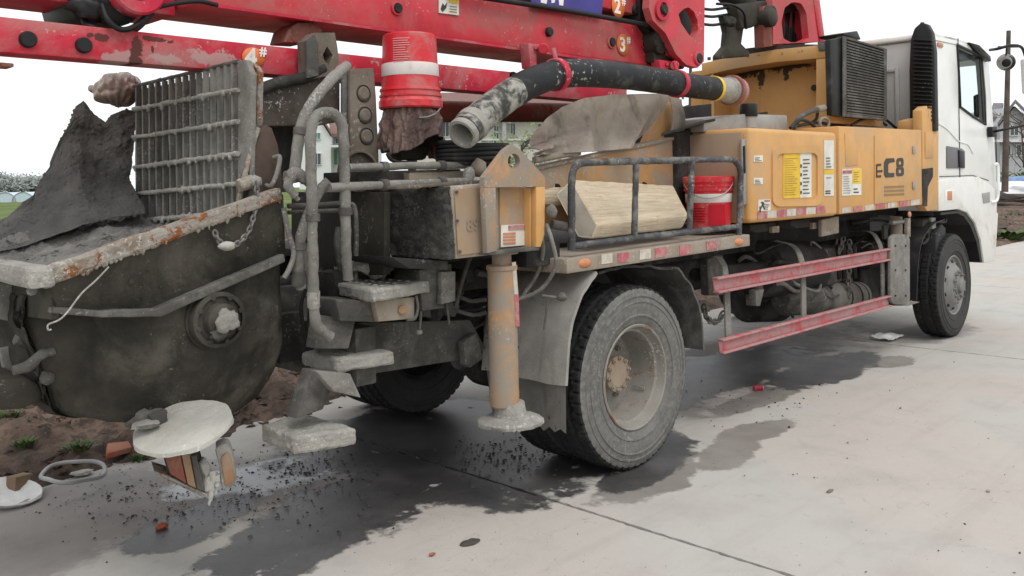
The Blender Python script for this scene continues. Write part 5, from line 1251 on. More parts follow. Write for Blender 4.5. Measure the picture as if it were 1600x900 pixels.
for pix in ([(1118, 400, .28), (1128, 408, .2), (1134, 425, .1), (1137, 470, .06), (1139, 530, .06)], [(1212, 376, .4), (1240, 384, .3), (1253, 405, .12), (1256, 440, .06), (1257, 500, .06)], [(1330, 362, .5), (1360, 362, .3), (1374, 378, .12), (1379, 400, .06), (1381, 470, .06)]):
    pts = smooth_path([P(a, b, y=y) for a, b, y in pix], 8)
    bm = bmesh.new()
    def ring(p): return [bm.verts.new(p+Vector(v)) for v in ((-.035, 0, 0), (.035, 0, 0), (.035, .012, .0), (-.035, .012, 0))]
    rs = [ring(p) for p in pts]
    for a, b in zip(rs, rs[1:]):
        for k in range(4): bm.faces.new((a[k], a[(k+1) % 4], b[(k+1) % 4], b[k]))
    bm.faces.new(rs[0][::-1]); bm.faces.new(rs[-1]); bmesh.ops.recalc_face_normals(bm, faces=bm.faces[:])
    mk('guard_post', bm, M['grey'], sg)
# --- tanks and boxes between the axles
pp('step_board', rrect(1392, 366, 1422, 476, 9, 0), .0, .03, M['grey'], T, .006)
for a, b in ((1399, 384), (1415, 384), (1399, 462), (1415, 462), (1399, 422), (1415, 422)): rod('bolt', P(a, b, y=-.006), P(a, b, y=.004), .010, M['under'], T, 6)
pp('board_foot', [(1392, 478), (1425, 470), (1438, 472), (1420, 478)], .03, .2, M['grey'], T, .004)
arcs = [(1186, 380), (1225, 377), (1246, 386), (1256, 408), (1256, 420), (1186, 430)]
rod('fuel_tank', P(1180, 420, y=.62), P(1262, 418, y=.62), .24, M['under'], T, 32)
pp('battery_box', [(1255, 394), (1318, 384), (1340, 384), (1340, 432), (1300, 446), (1256, 444)], .45, .85, M['greydark'], T, .02)
for i in range(4): pp('box_rib', [(1309+i*8, 382), (1313+i*8, 381), (1316+i*8, 434), (1311+i*8, 437)], .43, .448, M['under'], T, .004)
at1 = rod('air_tank', P(1222, 468, y=.55), P(1285, 466, y=.55), .14, M['greydark'], T, 32, bev=.5)
at2 = rod('air_tank', P(1292, 464, y=.50), P(1345, 462, y=.50), .135, M['grey'], T, 32, bev=.5)
for a in (1310, 1326, 1336): lathe('tank_band', [(.137, -.012), (.141, -.010), (.141, .010), (.137, .012)], P(a, 463, y=.50), (1, 0, 0), M['under'], at2, 32)
chain('chain', [(1327, 376), (1328, 400), (1326, 440), (1328, 472)], .36, T, r=.008, link=.06)
chain('chain', [(1318, 372), (1314, 386), (1310, 396)], .38, T, r=.008, link=.06)
chain('chain', [(1100, 478), (1104, 496), (1114, 503), (1124, 500), (1130, 488)], .5, T, r=.009, link=.06)
rod('gearbox', P(1166, 470, y=1.1), P(1215, 470, y=1.1), .2, M['under'], T, 24)
for i in range(9):
    a, b = random.uniform(1165, 1250), random.uniform(430, 480)
    tp('cable', [(a, b, .8), (a+random.uniform(10, 30), b+random.uniform(-14, 14), .7), (a+random.uniform(40, 70), b+random.uniform(-8, 24), .8)], .012, M['under'], T)
rod('exhaust_pipe', P(1345, 400, y=.5), P(1392, 396, y=.5), .13, M['under'], T, 28)
pp('muffler_box', [(1345, 384), (1390, 376), (1390, 470), (1345, 474)], .55, .9, M['under'], T, .02)
pp('inner_panel', [(1105, 405), (1130, 398), (1140, 460), (1108, 462)], .35, .42, M['greydark'], T, .01)
rod('side_pipe', P(1085, 430, y=.5), P(1200, 416, y=.55), .05, M['under'], T, 14)
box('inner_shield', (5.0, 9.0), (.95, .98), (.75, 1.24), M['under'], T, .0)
pp('strut', [(1382, 352), (1388, 350), (1388, 372), (1382, 374)], .3, .33, M['greydark'], T, .003)
rod('filter', P(1400, 338, y=.3), P(1400, 372, y=.3), .06, M['tan'], T, 18)
rod('filter_cap', P(1392, 348, y=.22), P(1410, 346, y=.22), .022, M['steel'], T, 14)
for pix in ([(1330, 350, .5), (1370, 344, .4), (1410, 350, .35), (1445, 346, .3)], [(1330, 344, .6), (1360, 362, .5), (1400, 358, .45), (1440, 362, .4)]): tp('cable', pix, .012, M['under'], T)
# front mudguard behind the steering wheel
fm = arc_guard('front_mudguard', [(1432, 470), (1434, 420), (1440, 380), (1456, 352), (1476, 342)], .05, .38, M['black'], None, .012)
pp('mudguard_side', [(1424, 378), (1428, 362), (1452, 358), (1464, 366), (1464, 468), (1424, 470)], .30, .34, M['black'], T, .01)
pp('mudguard_lip', [(1462, 366), (1472, 350), (1478, 356), (1478, 372), (1472, 395), (1468, 430), (1470, 468), (1463, 469)], .06, .30, M['rubber'], T, .01)
tp('mudguard_bar', [(1424, 406, .29), (1465, 404, .29)], .018, M['under'], T, curve=False)
rod('shock_absorber', P(1452, 312, y=.25), P(1450, 345, y=.25), .035, M['dark'], T, 16)
pp('steering_box', [(1442, 344), (1458, 338), (1462, 362), (1456, 374), (1442, 372)], .12, .28, M['dark'], T, .01)
tp('steering_link', [(1456, 346, .12), (1475, 347, .1), (1478, 342, .1)], .014, M['dark'], T)
pp('bracket_tab', [(1456, 340), (1462, 340), (1463, 356), (1457, 358)], .09, .12, M['steel'], T, .003)
tp('cable', [(1448, 360, .1), (1450, 372, .1), (1444, 380, .1), (1438, 380, .12)], .014, M['under'], T)

# --- cab
CY0 = .03
outer = [(1460, 280), (1459, 160), (1458, 50), (1497, 60), (1522, 69), (1545, 92), (1552, 190), (1558, 294)]
inner = [(1500, 167), (1498, 120), (1495, 70), (1507, 76), (1520, 82), (1532, 88), (1536, 140), (1539, 195)]
def ring_panel(name, dy, th, mat, parent):
    bm = bmesh.new(); o0 = [bm.verts.new(P(a, b, y=CY0)+Vector((0, dy, 0))) for a, b in outer]; i0 = [bm.verts.new(P(a, b, y=CY0)+Vector((0, dy, 0))) for a, b in inner]
    n = len(outer)
    for k in range(n): bm.faces.new((o0[k], o0[(k+1) % n], i0[(k+1) % n], i0[k]))
    r = bmesh.ops.extrude_face_region(bm, geom=bm.faces[:]); vs_ = [v for v in r['geom'] if isinstance(v, bmesh.types.BMVert)]
    bmesh.ops.translate(bm, verts=vs_, vec=(0, th, 0)); bmesh.ops.recalc_face_normals(bm, faces=bm.faces[:])
    bevel(bm, .010, 2, 40); return mk(name, bm, mat, parent, smooth=35)
cab = ring_panel('cab', 0, .06, M['white'], T); cab['label'] = 'white driver cab side with door and open window'
ring_panel('far_side', 2.38, .06, M['white'], cab)
bm = bmesh.new(); rp = [P(a, b, y=CY0) for a, b in ((1456, 49), (1476, 53), (1497, 58), (1522, 67), (1540, 82), (1547, 93))]
add_hull(bm, rp+[p-Vector((0, 0, .06)) for p in reversed(rp)], Vector((0, 2.44, 0))); bmesh.ops.recalc_face_normals(bm, faces=bm.faces[:]); bevel(bm, .02, 3)
mk('roof', bm, M['white'], cab, smooth=40)
xr = P(1460, 200, y=CY0).x
box('rear_wall', (xr+.01, xr+.06), (.06, 2.46), (1.35, 2.99), M['lightgrey'], cab, .01)
for z in (2.75,): box('wall_rib', (xr-.012, xr+.008), (.36, .40), (1.6, z), M['lightgrey'], cab, .006)
box('wall_rib', (xr-.012, xr+.008), (.40, .9), (2.71, 2.75), M['lightgrey'], cab, .006)
# front: windscreen and lower panel
w0, w1, w2 = P(1545, 95, y=CY0), P(1551, 190, y=CY0), P(1558, 294, y=CY0)
dy = Vector((0, 2.38, 0)); inset = Vector((0, .03, 0))
prism('windscreen', [w0+inset, w0+dy+inset, w1+dy+inset, w1+inset], (-.008, 0, 0), M['glass'], cab, 0)
prism('front_panel', [w1+inset, w1+dy+inset, w2+dy+inset, w2+inset], (-.05, 0, 0), M['white'], cab, 0)
prism('side_window', [P(a, b, y=CY0+.03) for a, b in ((1500, 167), (1498, 120), (1495, 70), (1520, 82), (1532, 88), (1536, 140), (1539, 195))], (0, .005, 0), M['glass'], cab, 0)
tp('window_seal', [(1495, 70, .028), (1520, 82, .028), (1532, 88, .028), (1536, 140, .028), (1539, 194, .028), (1520, 182, .028), (1500, 167, .028), (1498, 120, .028), (1495, 70, .028)], .016, M['black'], cab, curve=False)
pp('pillar_trim', [(1531, 88), (1536, 92), (1541, 150), (1542, 196), (1537, 193), (1534, 140)], .018, .029, M['black'], cab, .003)
pp('quarter_bar', [(1525, 150), (1529, 147), (1530, 184), (1526, 180)], .06, .09, M['black'], cab, .004)
pp('sun_visor', [(1497, 76), (1518, 84), (1518, 94), (1508, 92), (1505, 96), (1497, 92)], .10, .2, M['doorgrey'], cab, .004)
prism('rain_visor', [P(1515, 66, y=.0), P(1530, 70, y=-.02), P(1548, 88, y=-.03), P(1549, 96, y=-.03), P(1538, 90, y=-.02), P(1524, 78, y=.0)], (.02, .16, 0), M['black'], cab, .005)
box('dashboard', (10.35, 10.75), (.10, 2.38), (1.85, 2.05), M['black'], cab, .03)
st_ = box('seat_back', (9.45, 9.6), (.45, .95), (1.5, 2.2), M['doorgrey'], cab, .04)
box('cab_floor', (xr+.06, 10.8), (.09, 2.38), (1.25, 1.33), M['under'], cab, .0)
tp('door_seam', [(1497, 60, .026), (1497.5, 120, .026), (1499, 200, .026), (1500, 290, .026)], .0045, M['black'], cab, curve=False, seg=6)
tp('door_seam', [(1468, 276, .026), (1500, 275, .026)], .004, M['black'], cab, curve=False, seg=6)
tp('door_crease', [(1462, 190, .027), (1480, 202, .027), (1497, 220, .027), (1512, 226, .027), (1520, 240, .027)], .008, M['white'], cab)
tp('door_seam', [(1500, 275, .026), (1520, 274, .026), (1545, 282, .026)], .004, M['black'], cab, curve=False, seg=6)
tp('roof_seam', [(1459, 62, .026), (1496, 70, .026)], .004, M['lightgrey'], cab, curve=False, seg=6)
pp('marker_lamp', [(1466, 66), (1474, 68), (1474, 74), (1466, 72)], .016, .028, M['amber'], cab, .003)
pp('handle_recess', [(1480, 228), (1503, 232), (1508, 236), (1508, 263), (1480, 263)], .018, .026, M['doorgrey'], cab, .004)
pp('door_handle', [(1499, 234), (1507, 237), (1508, 262), (1500, 262)], .002, .017, M['black'], cab, .006)
fd = pp('fender', [(1467, 283), (1480, 279), (1500, 277), (1530, 276), (1558, 296), (1558, 330), (1555, 408), (1538, 411), (1533, 375), (1524, 348), (1512, 332), (1498, 327), (1468, 330)], .0, .40, M['white_dirty'], cab, .012)
pp('arch_liner', [(1470, 332), (1498, 329), (1511, 334), (1522, 350), (1531, 377), (1536, 410), (1532, 410), (1526, 378), (1516, 352), (1506, 338), (1496, 333), (1470, 336)], .02, .42, M['black'], cab, .0)
box('arch_back', (9.15, 11.1), (.42, .44), (.7, 1.3), M['black'], cab, 0)
pp('side_lamp', [(1481, 299), (1488, 298), (1488, 313), (1481, 313)], -.008, .002, M['amber'], cab, .004)
pp('lamp_recess', [(1477, 297), (1491, 296), (1491, 315), (1477, 316)], -.003, -.001, M['white'], cab, .001)
pp('badge_plate', [(1535, 302), (1547, 300), (1547, 316), (1537, 318)], -.006, -.001, M['steel'], cab, .002)
bp = prism('front_bumper', [P(1540, 330, y=.02), P(1556, 326, y=.02), P(1560, 334, y=.02), P(1556, 402, y=.02), P(1540, 404, y=.02)], (0, 2.4, 0), M['white_dirty'], cab, .015)
tp('grab_handle', [(1553, 258, .0), (1559, 258, -.02), (1560, 290, -.03), (1558, 312, -.02), (1548, 316, .0)], .016, M['white'], cab)
sn = px_('air_intake', [(1421, 205), (1420, 110), (1422, 62), (1428, 44), (1438, 35), (1448, 37), (1455, 50), (1459, 80), (1461, 205)], xr-.12, xr-.005, M['black'], T, .02, seg=3)
for i in range(21):
    a = 60+i*6.2
    px_('louvre', [(1426, a+2.4), (1426, a+.4), (1455, a+2.0), (1456, a+4.0)], xr-.155, xr-.122, M['rubber'], sn, .003)
rod('intake_bolt', P(1441, 38, x=xr-.1), P(1441, 35, x=xr-.1), .02, M['dark'], sn, 8)
# mirrors
mr = tp('mirror_arm', [(1547, 78, -.02), (1560, 76, -.15), (1580, 71, -.25), (1596, 74, -.3), (1603, 90, -.3)], .016, M['black'], T)
mr['label'] = 'black mirror arm above the door'
lathe('spot_mirror', [(0, -.03), (.05, -.028), (.085, -.01), (.09, .01), (.06, .06), (0, .07)], P(1571, 97, y=-.16), (-.9, -.25, -.2), M['steel'], mr, 24)
lathe('mirror_back', [(.088, .0), (.095, .01), (.075, .06), (.04, .09), (0, .095)], P(1572, 97, y=-.16), (-.9, -.25, -.2), M['black'], mr, 24)
tp('mirror_stem', [(1573, 72, -.21), (1572, 86, -.18)], .009, M['black'], mr, curve=False)
prism('main_mirror', [P(1594, 92, y=-.3), P(1612, 90, y=-.42), P(1614, 150, y=-.42), P(1597, 146, y=-.3)], (.08, .02, 0), M['white'], mr, .02)
tp('mirror_arm', [(1552, 206, -.0), (1566, 203, -.12), (1600, 196, -.3), (1625, 192, -.4)], .014, M['black'], T)
pp('arm_clamp', [(1550, 198), (1558, 198), (1558, 214), (1551, 214)], -.03, .02, M['black'], T, .005)
tp('marker_rod', [(1556, 214, -.01), (1557, 258, -.01)], .006, M['black'], T, curve=False)

# --- deck side panel and wedge
sp_ = pp('deck_side_panel', [(836, 262), (1040, 221), (1060, 215), (1090, 250), (1090, 350), (846, 352)], .50, .54, M['yellow_dusty'], T, .006)
prism('panel_lip', [P(834, 262, y=.485), P(1058, 213, y=.485), P(1058, 218, y=.485), P(836, 267, y=.485)], (0, .10, 0), M['tan'], T, .004)
for a, b in ((870, 293), (1006, 290)): rod('panel_hole', P(a, b, y=.492), P(a, b, y=.499), .025, M['black'], sp_, 14)
wd = pp('orange_wedge', [(1042, 152), (1062, 152), (1067, 206), (1062, 213), (1010, 222)], .57, .63, M['yellow'], T, .006)
rod('deck_tube', P(835, 250, y=.46), P(898, 238, y=.46), .022, M['tan'], T, 12)
pp('tube_clip', [(895, 232), (907, 230), (909, 242), (897, 246)], .44, .5, M['tan'], T, .005)

# ------------------------------------------------------------------ loose things carried on the truck
# grey rubber sheet draped over the wedge
topl = [(832, 212, .53), (850, 188, .54), (878, 168, .55), (912, 154, .55), (958, 148, .54), (1005, 147, .52), (1048, 147, .50)]
botl = [(831, 243, .46), (850, 242, .45), (880, 240, .44), (912, 238, .43), (945, 236, .43), (968, 234, .43), (986, 231, .44)]
def sheet(u, v):
    a, b = polyline_at(topl, u), polyline_at(botl, u)
    p = P(a[0], a[1], y=a[2]).lerp(P(b[0], b[1], y=b[2]), v)
    bulge = math.sin(math.pi*v)
    tri = lambda t: 2*abs(2*(t-math.floor(t+.5)))-1
    f = tri(u*2.6+.18*v+.1) + .5*tri(u*5.3-.3*v)
    k = .055*f*(.15+.85*v) + .012*fbm(Vector((u*6, v*2, 2)), 3) + .06*math.exp(-((v-.78)/.09)**2)*max(0, 1-1.7*u) - .03*math.exp(-((v-.62)/.05)**2)*max(0, 1-1.7*u)
    return p + Vector((0, -k, -.05*bulge*max(0, u-.55)*2 + .02*k))
rs = grid('rubber_sheet', sheet, 110, 44, M['tarp'], None, .006, 40, label='stiff grey rubber sheet draped over the orange wedge', cat='sheet')
def flap(u, v):
    a = lerp(1046, 1058, u); p = P(lerp(1044, 1059, u), 148+v*2, y=.52).lerp(P(lerp(1048, 1070, u), lerp(152, 206, 1), y=.47), v)
    return p+Vector((0, -.03*math.sin(math.pi*v), 0))
grid('folded_flap', flap, 6, 14, M['tarp'], rs, .005, 180)
# timber baulks
tb = empty('timber_block', P(960, 385, y=.22), 'pale squared timber block lying on the shelf behind the hand rail', 'timber')
end = [(868, 300), (893, 279), (930, 352), (926, 374), (902, 372)]
e0 = [P(872, 300, y=.20), P(893, 279, y=.42), P(906, 292, y=.20), P(932, 350, y=.10), P(926, 374, y=.10), P(897, 366, y=.18)]
shift = P(1050, 302, y=.30)-P(893, 279, y=.42)
bm = bmesh.new()
v0 = [P(868, 303, y=.36), P(893, 280, y=.36), P(935, 352, y=.12), P(926, 374, y=.14), P(903, 371, y=.2)]
v1 = [P(1000, 300, y=.50), P(1052, 289, y=.40), P(1076, 336, y=.16), P(1066, 356, y=.18), P(1010, 360, y=.30)]
n = 5; segs = 14
rows = [[bm.verts.new(a.lerp(b, s/segs)) for a, b in zip(v0, v1)] for s in range(segs+1)]
for i in range(segs):
    for k in range(n): bm.faces.new((rows[i][k], rows[i][(k+1) % n], rows[i+1][(k+1) % n], rows[i+1][k]))
f0 = bm.faces.new(rows[0][::-1]); f1 = bm.faces.new(rows[-1]); f0.material_index = f1.material_index = 1
bmesh.ops.recalc_face_normals(bm, faces=bm.faces[:])
bevel(bm, .012, 2, 35)
bmesh.ops.triangulate(bm, faces=bm.faces[:]); subdiv(bm, 1)
mk('baulk', bm, [M['wood'], M['woodend']], tb, smooth=45, jit=(.006, 9))
for i in range(6):
    a = lerp(905, 1040, i/5)
    pass
prism('timber_offcut', [P(848, 296, y=.42), P(866, 292, y=.42), P(876, 312, y=.40), P(872, 322, y=.40), P(848, 318, y=.42)], (.25, .05, 0), M['wood'], None, .008, label='short timber offcut behind the pale timber block', cat='timber')
# red bucket on the shelf
def bucket(c, h, r0, r1, up, name, lab, band, parts=True, seg=48):
    """up=1 stands, -1 is turned over; r0 base radius, r1 mouth radius"""
    z = (lambda t: t*h) if up > 0 else (lambda t: (1-t)*h)
    prof = [(0, .0), (r0-.01, .0), (r0, .02), (lerp(r0, r1, .72), .72), (r1+.004, .73), (r1+.006, .76), (r1, .77), (r1+.001, .81), (r1+.008, .815), (r1+.008, .84), (r1+.002, .845), (r1+.006, .88), (r1+.012, .90), (r1+.012, .98), (r1+.004, 1.0), (0, 1.0)]
    b = lathe(name, [(r, z(t)) for r, t in prof], c, (0, 0, 1), M['bucket'], None, seg, 35, label=lab, cat='bucket')
    rr = lambda t: lerp(r0, r1, t)+.0025
    lathe('white_band', [(rr(t)-.001*(k in (0, 3)), z(t)) for k, t in enumerate((band[0], band[0]+.005, band[1]-.005, band[1]))], c, (0, 0, 1), M['bucketband'], b, seg)
    return b
c = P(1108, 357, y=.26)
b1 = bucket(c-Vector((0, 0, .012)), .375, .145, .165, 1, 'bucket', 'upright red plastic bucket with lid standing on the shelf beside the timber', (.52, .68))
def arcprint(b, c, r, a0, a1, z0, z1, mat):
    bm = bmesh.new(); n_ = 10; A = []; B = []
    for i in range(n_+1):
        a = lerp(a0, a1, i/n_); A.append(bm.verts.new(Vector((c.x+r*math.cos(a), c.y+r*math.sin(a), c.z+z0)))); B.append(bm.verts.new(Vector((c.x+r*math.cos(a), c.y+r*math.sin(a), c.z+z1))))
    for i in range(n_): bm.faces.new((A[i], A[i+1], B[i+1], B[i]))
    mk('print', bm, mat, b)
va_ = math.atan2(CAM.y-c.y, CAM.x-c.x)
arcprint(b1, c, .158, va_+.0, va_+.75, .03, .17, M['printred'])
for i in range(6): arcprint(b1, c, .1605, va_-.75, va_-.15, .05+.018*i, .058+.018*i, M['printred'])
hd = [c+Vector((.172*math.cos(va_+a), .172*math.sin(va_+a), .325-.11*math.cos(a*1.15))) for a in (-1.35+2.7*i/14 for i in range(15))]
tube('handle', hd, .004, M['steel'], b1, seg=6)
# the turned-over bucket on the wrapped valve
c = P(642, 171, y=.62)
b2_ = bucket(c, .395, .142, .158, -1, 'bucket', 'red plastic bucket turned upside down over the film-wrapped valve', (.40, .57))
va_ = math.atan2(CAM.y-c.y, CAM.x-c.x)
for i in range(11): arcprint(b2_, c, .1525, va_-.25-.35, va_-.28+random.uniform(.05, .35), .235+.012*i, .2395+.012*i, pm('pale_print%d' % i, (.62, .30, .30), .5) if i == 0 else bpy.data.materials['pale_print0'])
tube('handle', [c+Vector((.165*math.cos(va_+a), .165*math.sin(va_+a), .03-.16*max(0, math.cos(a*1.1))*(.5+a*.2))) for a in (.25+1.2*i/12 for i in range(13))], .0035, M['steel'], b2_, seg=6)
# soiled film hanging below it
def film(u, v):
    a = 2*math.pi*u; r = lerp(.138, .178, v**.6)+.009*math.sin(13*a+2*v+3*noise.noise(Vector((math.cos(a)*2, math.sin(a)*2, v))))*(v**.5)+.030*abs(fbm(Vector((math.cos(a)*3, math.sin(a)*3, v*1.5)), 4))-.01
    d_ = .21+.05*math.sin(2*a+1.0)+.03*noise.noise(Vector((math.cos(a)*1.7, math.sin(a)*1.7, 4)))+.008*noise.noise(Vector((math.cos(a)*9, math.sin(a)*9, 4)))
    return c+Vector((math.cos(a)*r, math.sin(a)*r, .01-v*d_))
grid('plastic_film', film, 160, 40, M['film'], None, .0015, 180, label='soiled brown plastic film wrapped under the upturned bucket', cat='plastic film')
rod('valve_post', c-Vector((0, 0, .45)), c+Vector((0, 0, .1)), .022, M['darkred'], T, 14)
vb = pp('valve_body', [(622, 226), (672, 226), (668, 250), (628, 250)], .58, .68, M['dark'], T, .02)
tp('valve_lever', [(597, 236, .6), (610, 234, .6), (622, 238, .6), (640, 248, .6)], .013, M['dark'], T)
tp('valve_lever', [(605, 240, .55), (612, 250, .55), (630, 254, .55), (650, 252, .55)], .010, M['dark'], T)
rod('valve_knob', P(686, 248, y=.58), P(684, 222, y=.6), .028, M['darkred'], T, 14)
pp('valve_base', [(560, 268), (720, 264), (724, 285), (560, 288)], .45, .75, M['under'], T, .006)
pp('pallet_plate', [(640, 270), (724, 267), (724, 279), (640, 282)], .40, .449, M['tan'], T, .003)
M['bagfilm'] = pm('pink_plastic_film', (.25, .185, .155), .3, var=.45, streak=.45, stcol=(.44, .37, .33), specks=.1, scol=(.10, .075, .065), sscale=18, spec=.5)
# bag stuck on the grate corner
q = P(186, 140, x=2.02)
def bag(u, v):
    a = 2*math.pi*u; t = math.pi*v
    r = 1+.26*abs(fbm(Vector((math.cos(a)*1.1, math.sin(a)*1.1, v*2.4)), 3))-.08+.025*math.sin(17*a+9*v)
    return q+Vector((math.cos(a)*math.sin(t)*.12*r, math.sin(a)*math.sin(t)*.135*r, math.cos(t)*.092*r))
bg_ = grid('plastic_bag', bag, 90, 50, M['bagfilm'], None, 0, 180, label='dirty pinkish plastic bag caught on the open grate corner', cat='bag')
tube('bag_knot', [P(162, 140, x=2.02), P(150, 142, x=2.0), P(143, 138, x=2.0)], [.03, .015, .022], M['bagfilm'], bg_, seg=8)
# concrete hose
HY = [(722, 210, .20), (745, 188, .22), (772, 166, .24), (805, 143, .26), (840, 125, .27), (880, 115, .28), (930, 115, .28), (985, 120, .28), (1040, 128, .29), (1085, 135, .30), (1120, 139, .31)]
pts = resample(smooth_path([P(a, b, y=y) for a, b, y in HY], 8), .04)
k0 = int(len(pts)*.30)
ch = empty('concrete_hose', pts[0], 'thick black concrete hose with splashed open end slung under the boom', 'hose')
bm = bmesh.new(); add_tube(bm, pts[k0:], .083, 28); bmesh.ops.recalc_face_normals(bm, faces=bm.faces[:]); mk('hose_body', bm, M['hose'], ch, smooth=60, jit=(.002, 9))
bm = bmesh.new(); add_tube(bm, pts[2:k0+1], .0825, 28, caps=False); bmesh.ops.recalc_face_normals(bm, faces=bm.faces[:]); mk('splashed_end', bm, M['hosedirty'], ch, smooth=60, jit=(.003, 16))
ax = (pts[3]-pts[0]).normalized()
lathe('end_coupling', [(.066, .25), (.062, .0), (.064, -.004), (.078, -.004), (.082, .004), (.082, .03), (.074, .036), (.074, .07), (.088, .075), (.090, .11), (.086, .13)], pts[0], ax, M['crust'], ch, 36, 40, jit=(.002, 20))
ax2 = (pts[-1]-pts[-4]).normalized()
lathe('band_clamp', [(.086, .0), (.090, .004), (.090, .03), (.086, .034)], pts[-1]-ax2*.06, ax2, M['decalyellow'], ch, 28, closed=True)
lathe('end_fitting', [(.084, -.03), (.086, .0), (.086, .16), (.096, .165), (.096, .20), (.088, .21), (.088, .26), (.07, .30), (0, .31)], pts[-1], ax2, M['crust'], ch, 32, 40)
lathe('coupling_ring', [(.088, .19), (.112, .195), (.115, .23), (.088, .235)], pts[-1], ax2, M['darkred'], ch, 32, 40, closed=True)
lathe('coupling_end', [(.09, .24), (.10, .25), (.10, .30), (.06, .34), (0, .345)], pts[-1], ax2, M['rail'], ch, 28)
for a, b, y in ((868, 117, .28), (1060, 132, .29)):
    q = P(a, b, y=y); k = min(range(len(pts)), key=lambda i: (pts[i]-q).length); t = (pts[min(k+1, len(pts)-1)]-pts[k-1]).normalized()
    s = lathe('sling', [(.085, -.022), (.094, -.020), (.094, .020), (.085, .022)], pts[k], t, M['red_dirty'], T, 32, closed=True)
    tube('sling_strap', [pts[k]+Vector((0, .0, .085)), pts[k]+Vector((0, .02, .15))], .014, M['red_dirty'], s, curve=False)
# coil of thin black hose
cq = P(740, 247, y=.45)
bm = bmesh.new(); cp = []
for i in range(170):
    a = 2*math.pi*i/30; r = .20+.02*noise.noise(Vector((i*.07, 0, 0))); cp.append(cq+Vector((math.cos(a)*r*1.1, math.sin(a)*r*.8, -.04+.022*(i/30)+.012*noise.noise(Vector((i*.11, 2, 0))))))
add_tube(bm, cp, .013, 8); bmesh.ops.recalc_face_normals(bm, faces=bm.faces[:])
mk('coiled_hose', bm, M['rubber'], None, smooth=60, label='coil of thin black hose lying behind the jack lug', cat='hose')
tp('tarp_roll', [(745, 240, .5), (775, 236, .5)], .03, M['under'], T, curve=False)

# ------------------------------------------------------------------ dried splashes of cement on the rear of the truck
def splat(parent, srcs, n, rmin, rmax, mat, flat=.5):
    bm = bmesh.new(); rnd = random.Random(len(parent.name)+n)
    pool = []
    for o in srcs:
        og = ORG[o.name]
        for p in o.data.polygons: pool.append((p.area, og, o.data, p))
    tot = []; acc = 0
    for a in pool: acc += a[0]; tot.append(acc)
    import bisect
    for _ in range(n):
        _, og, me, p = pool[min(len(pool)-1, bisect.bisect(tot, rnd.random()*acc))]
        vs_ = [me.vertices[i].co for i in p.vertices]; w_ = [rnd.random() for _ in vs_]; sw = sum(w_)
        c_ = og+sum((v*(k/sw) for v, k in zip(vs_, w_)), Vector()); nn = p.normal.copy(); r = lerp(rmin, rmax, rnd.random()**3)
        if fbm(c_*5, 2) < -.05: continue
        u_ = nn.orthogonal().normalized(); v_ = nn.cross(u_); k = 6
        ring = [bm.verts.new(c_-nn*.001+(u_*math.cos(6.283*i/k)+v_*math.sin(6.283*i/k))*r*rnd.uniform(.6, 1.3)) for i in range(k)]
        t_ = bm.verts.new(c_+nn*r*flat*rnd.uniform(.5, 1))
        for i in range(k): bm.faces.new((ring[i], ring[(i+1) % k], t_))
    return mk('cement_splashes', bm, mat, parent, smooth=80, kind='stuff')
def drips(parent, ends, n, lmin, lmax, mat):
    bm = bmesh.new(); rnd = random.Random(n)
    for a, b in ends:
        for _ in range(n):
            p = a.lerp(b, rnd.random()); L = lerp(lmin, lmax, rnd.random()**2.5); r = rnd.uniform(.004, .010)
            if fbm(p*6, 2) < -.1: continue
            o_ = Vector((rnd.uniform(-.006, .006), rnd.uniform(-.004, .004), 0))
            add_tube(bm, [p+ZV*.006, p-ZV*L*.4+o_*.5, p-ZV*L+o_], [r*1.3, r*.9, r*.25], 6)
    bmesh.ops.recalc_face_normals(bm, faces=bm.faces[:])
    return mk('cement_drips', bm, mat, parent, smooth=60, kind='stuff')
drips(hp, [(P(90, 442, y=.418), P(442, 311, y=.418))], 60, .003, .018, M['rustyrim'])
drips(ob, [(P(600, 400, x=2.79), P(711, 404, x=2.79))], 40, .003, .022, M['blackcrust'])
# cement bunched on the grate crossings
bm = bmesh.new(); rnd = random.Random(3)
for yl, yr in ((171, 140), (215, 190), (262, 240), (304, 287), (345, 332)):
    for i in range(15):
        if rnd.random() < .35: continue
        a = 211+160*(i/15); q = P(a, lerp(yl, yr, (a-211)/160)+rnd.uniform(-1, 4), x=gx-.025); r = rnd.uniform(.010, .022)
        ret = bmesh.ops.create_icosphere(bm, subdivisions=1, radius=r)
        for v in ret['verts']: v.co = Vector((v.co.x*.7, v.co.y*rnd.uniform(.8, 1.2), v.co.z*rnd.uniform(.8, 1.4)))+q
mk('cement_clumps', bm, M['crust'], g, smooth=80, kind='stuff')
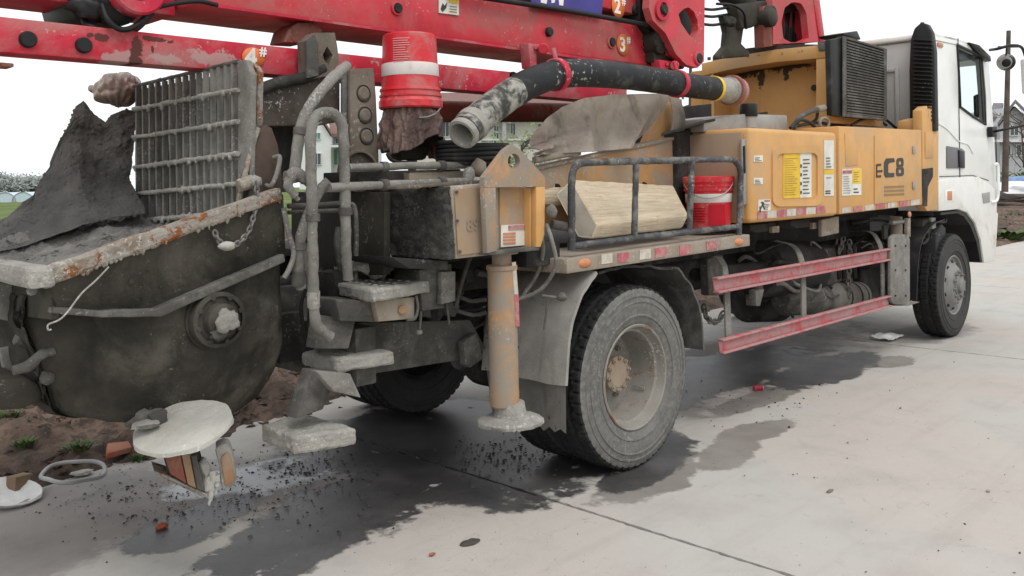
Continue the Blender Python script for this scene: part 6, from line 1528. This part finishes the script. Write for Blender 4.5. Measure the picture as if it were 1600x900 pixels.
# clamps and couplings on hoses and rails, more plumbing in the gap behind the jack
def clamp(px, py, y, axis, r, mat='greydark', w_=.018):
    return lathe('clamp', [(r, -w_), (r+.006, -w_*.9), (r+.006, w_*.9), (r, w_)], P(px, py, y=y), axis, M[mat], T, 20, closed=True)
for a in ((489, 340, .31, (0, 0, 1), .026), (540, 330, .315, (0, 0, 1), .026), (470, 205, .4, (.12, 0, 1), .028), (600, 261, .41, (1, 0, 0), .021), (690, 259, .38, (1, 0, 0), .021), (600, 289, .285, (1, 0, 0), .022), (690, 285, .26, (1, 0, 0), .022), (468, 385, .43, (.1, 0, 1), .026)):
    clamp(*a)
rnd = random.Random(11)
for i in range(22):
    a, b = rnd.uniform(590, 760), rnd.uniform(415, 520); y0 = rnd.uniform(.5, .95)
    tp('hydraulic_hose', [(a, b, y0), (a+rnd.uniform(-10, 40), b+rnd.uniform(10, 40), y0+rnd.uniform(-.1, .1)), (a+rnd.uniform(30, 90), b+rnd.uniform(-10, 30), y0), (a+rnd.uniform(60, 130), b+rnd.uniform(-30, 10), y0+.15)], rnd.choice((.009, .012, .016)), M[rnd.choice(('greydark', 'under', 'grey', 'rubber'))], T)
for i in range(10):
    a, b = rnd.uniform(455, 560), rnd.uniform(330, 470); y0 = rnd.uniform(.55, .8)
    tp('hydraulic_hose', [(a, b, y0), (a+rnd.uniform(-8, 8), b+30, y0), (a+rnd.uniform(-15, 15), b+rnd.uniform(60, 100), y0+.05)], rnd.choice((.009, .012, .018)), M[rnd.choice(('greydark', 'under', 'grey'))], T)
for i in range(20):
    a, b = rnd.uniform(1150, 1370), rnd.uniform(375, 470); y0 = rnd.uniform(.36, .7)
    tp('hydraulic_hose', [(a, b, y0), (a+rnd.uniform(5, 20), b+rnd.uniform(-14, 14), y0-.04), (a+rnd.uniform(22, 40), b+rnd.uniform(-10, 16), y0), (a+rnd.uniform(42, 60), b+rnd.uniform(-16, 12), y0+.1)], rnd.choice((.010, .014, .018)), M[rnd.choice(('greydark', 'under', 'grey'))], T)
for i in range(10):
    a, b = rnd.uniform(1160, 1370), rnd.uniform(385, 470); h_ = rnd.uniform(8, 26); y0 = rnd.uniform(.32, .5)
    pp('bracket', [(a, b), (a+rnd.uniform(5, 14), b-2), (a+rnd.uniform(5, 14), b+h_), (a+1, b+h_)], y0, y0+.06, M[rnd.choice(('greydark', 'under', 'grey'))], T, .004)
for i in range(8):
    a, b = rnd.uniform(640, 740), rnd.uniform(420, 500)
    pp('bracket', [(a, b), (a+rnd.uniform(8, 26), b-2), (a+rnd.uniform(8, 26), b+rnd.uniform(8, 30)), (a+1, b+rnd.uniform(8, 26))], rnd.uniform(.45, .6), .68, M[rnd.choice(('greydark', 'under'))], T, .004)
splat(gr, [gr], 500, .002, .009, M['grey'])
splat(g, list(g.children)+[g], 900, .003, .010, M['grey'])
splat(hp, [hside, rim, fl, hp], 500, .003, .012, M['dark'], .35)
splat(ob, [o for o in ob.children if o.name.startswith('mat')], 2200, .003, .011, M['blackcrust'], .8)
splat(mg, [mg], 260, .003, .010, M['under'], .4)
splat(jl, list(jl.children), 260, .004, .014, M['crustwhite'])
splat(hr, [hr]+list(hr.children), 200, .002, .005, M['grey'], .4)
for s_ in ST: splat(s_, [s_], 220, .003, .010, M['crustwhite'], .4)
splat(tl, [tl], 160, .003, .012, M['crustwhite'], .3)
splat(hp, [ap], 2600, .004, .016, M['apron'], .8)
splat(hp, [o for o in hp.children if o.name.startswith('concrete_fill')], 1800, .004, .018, M['wetcem'], .8)
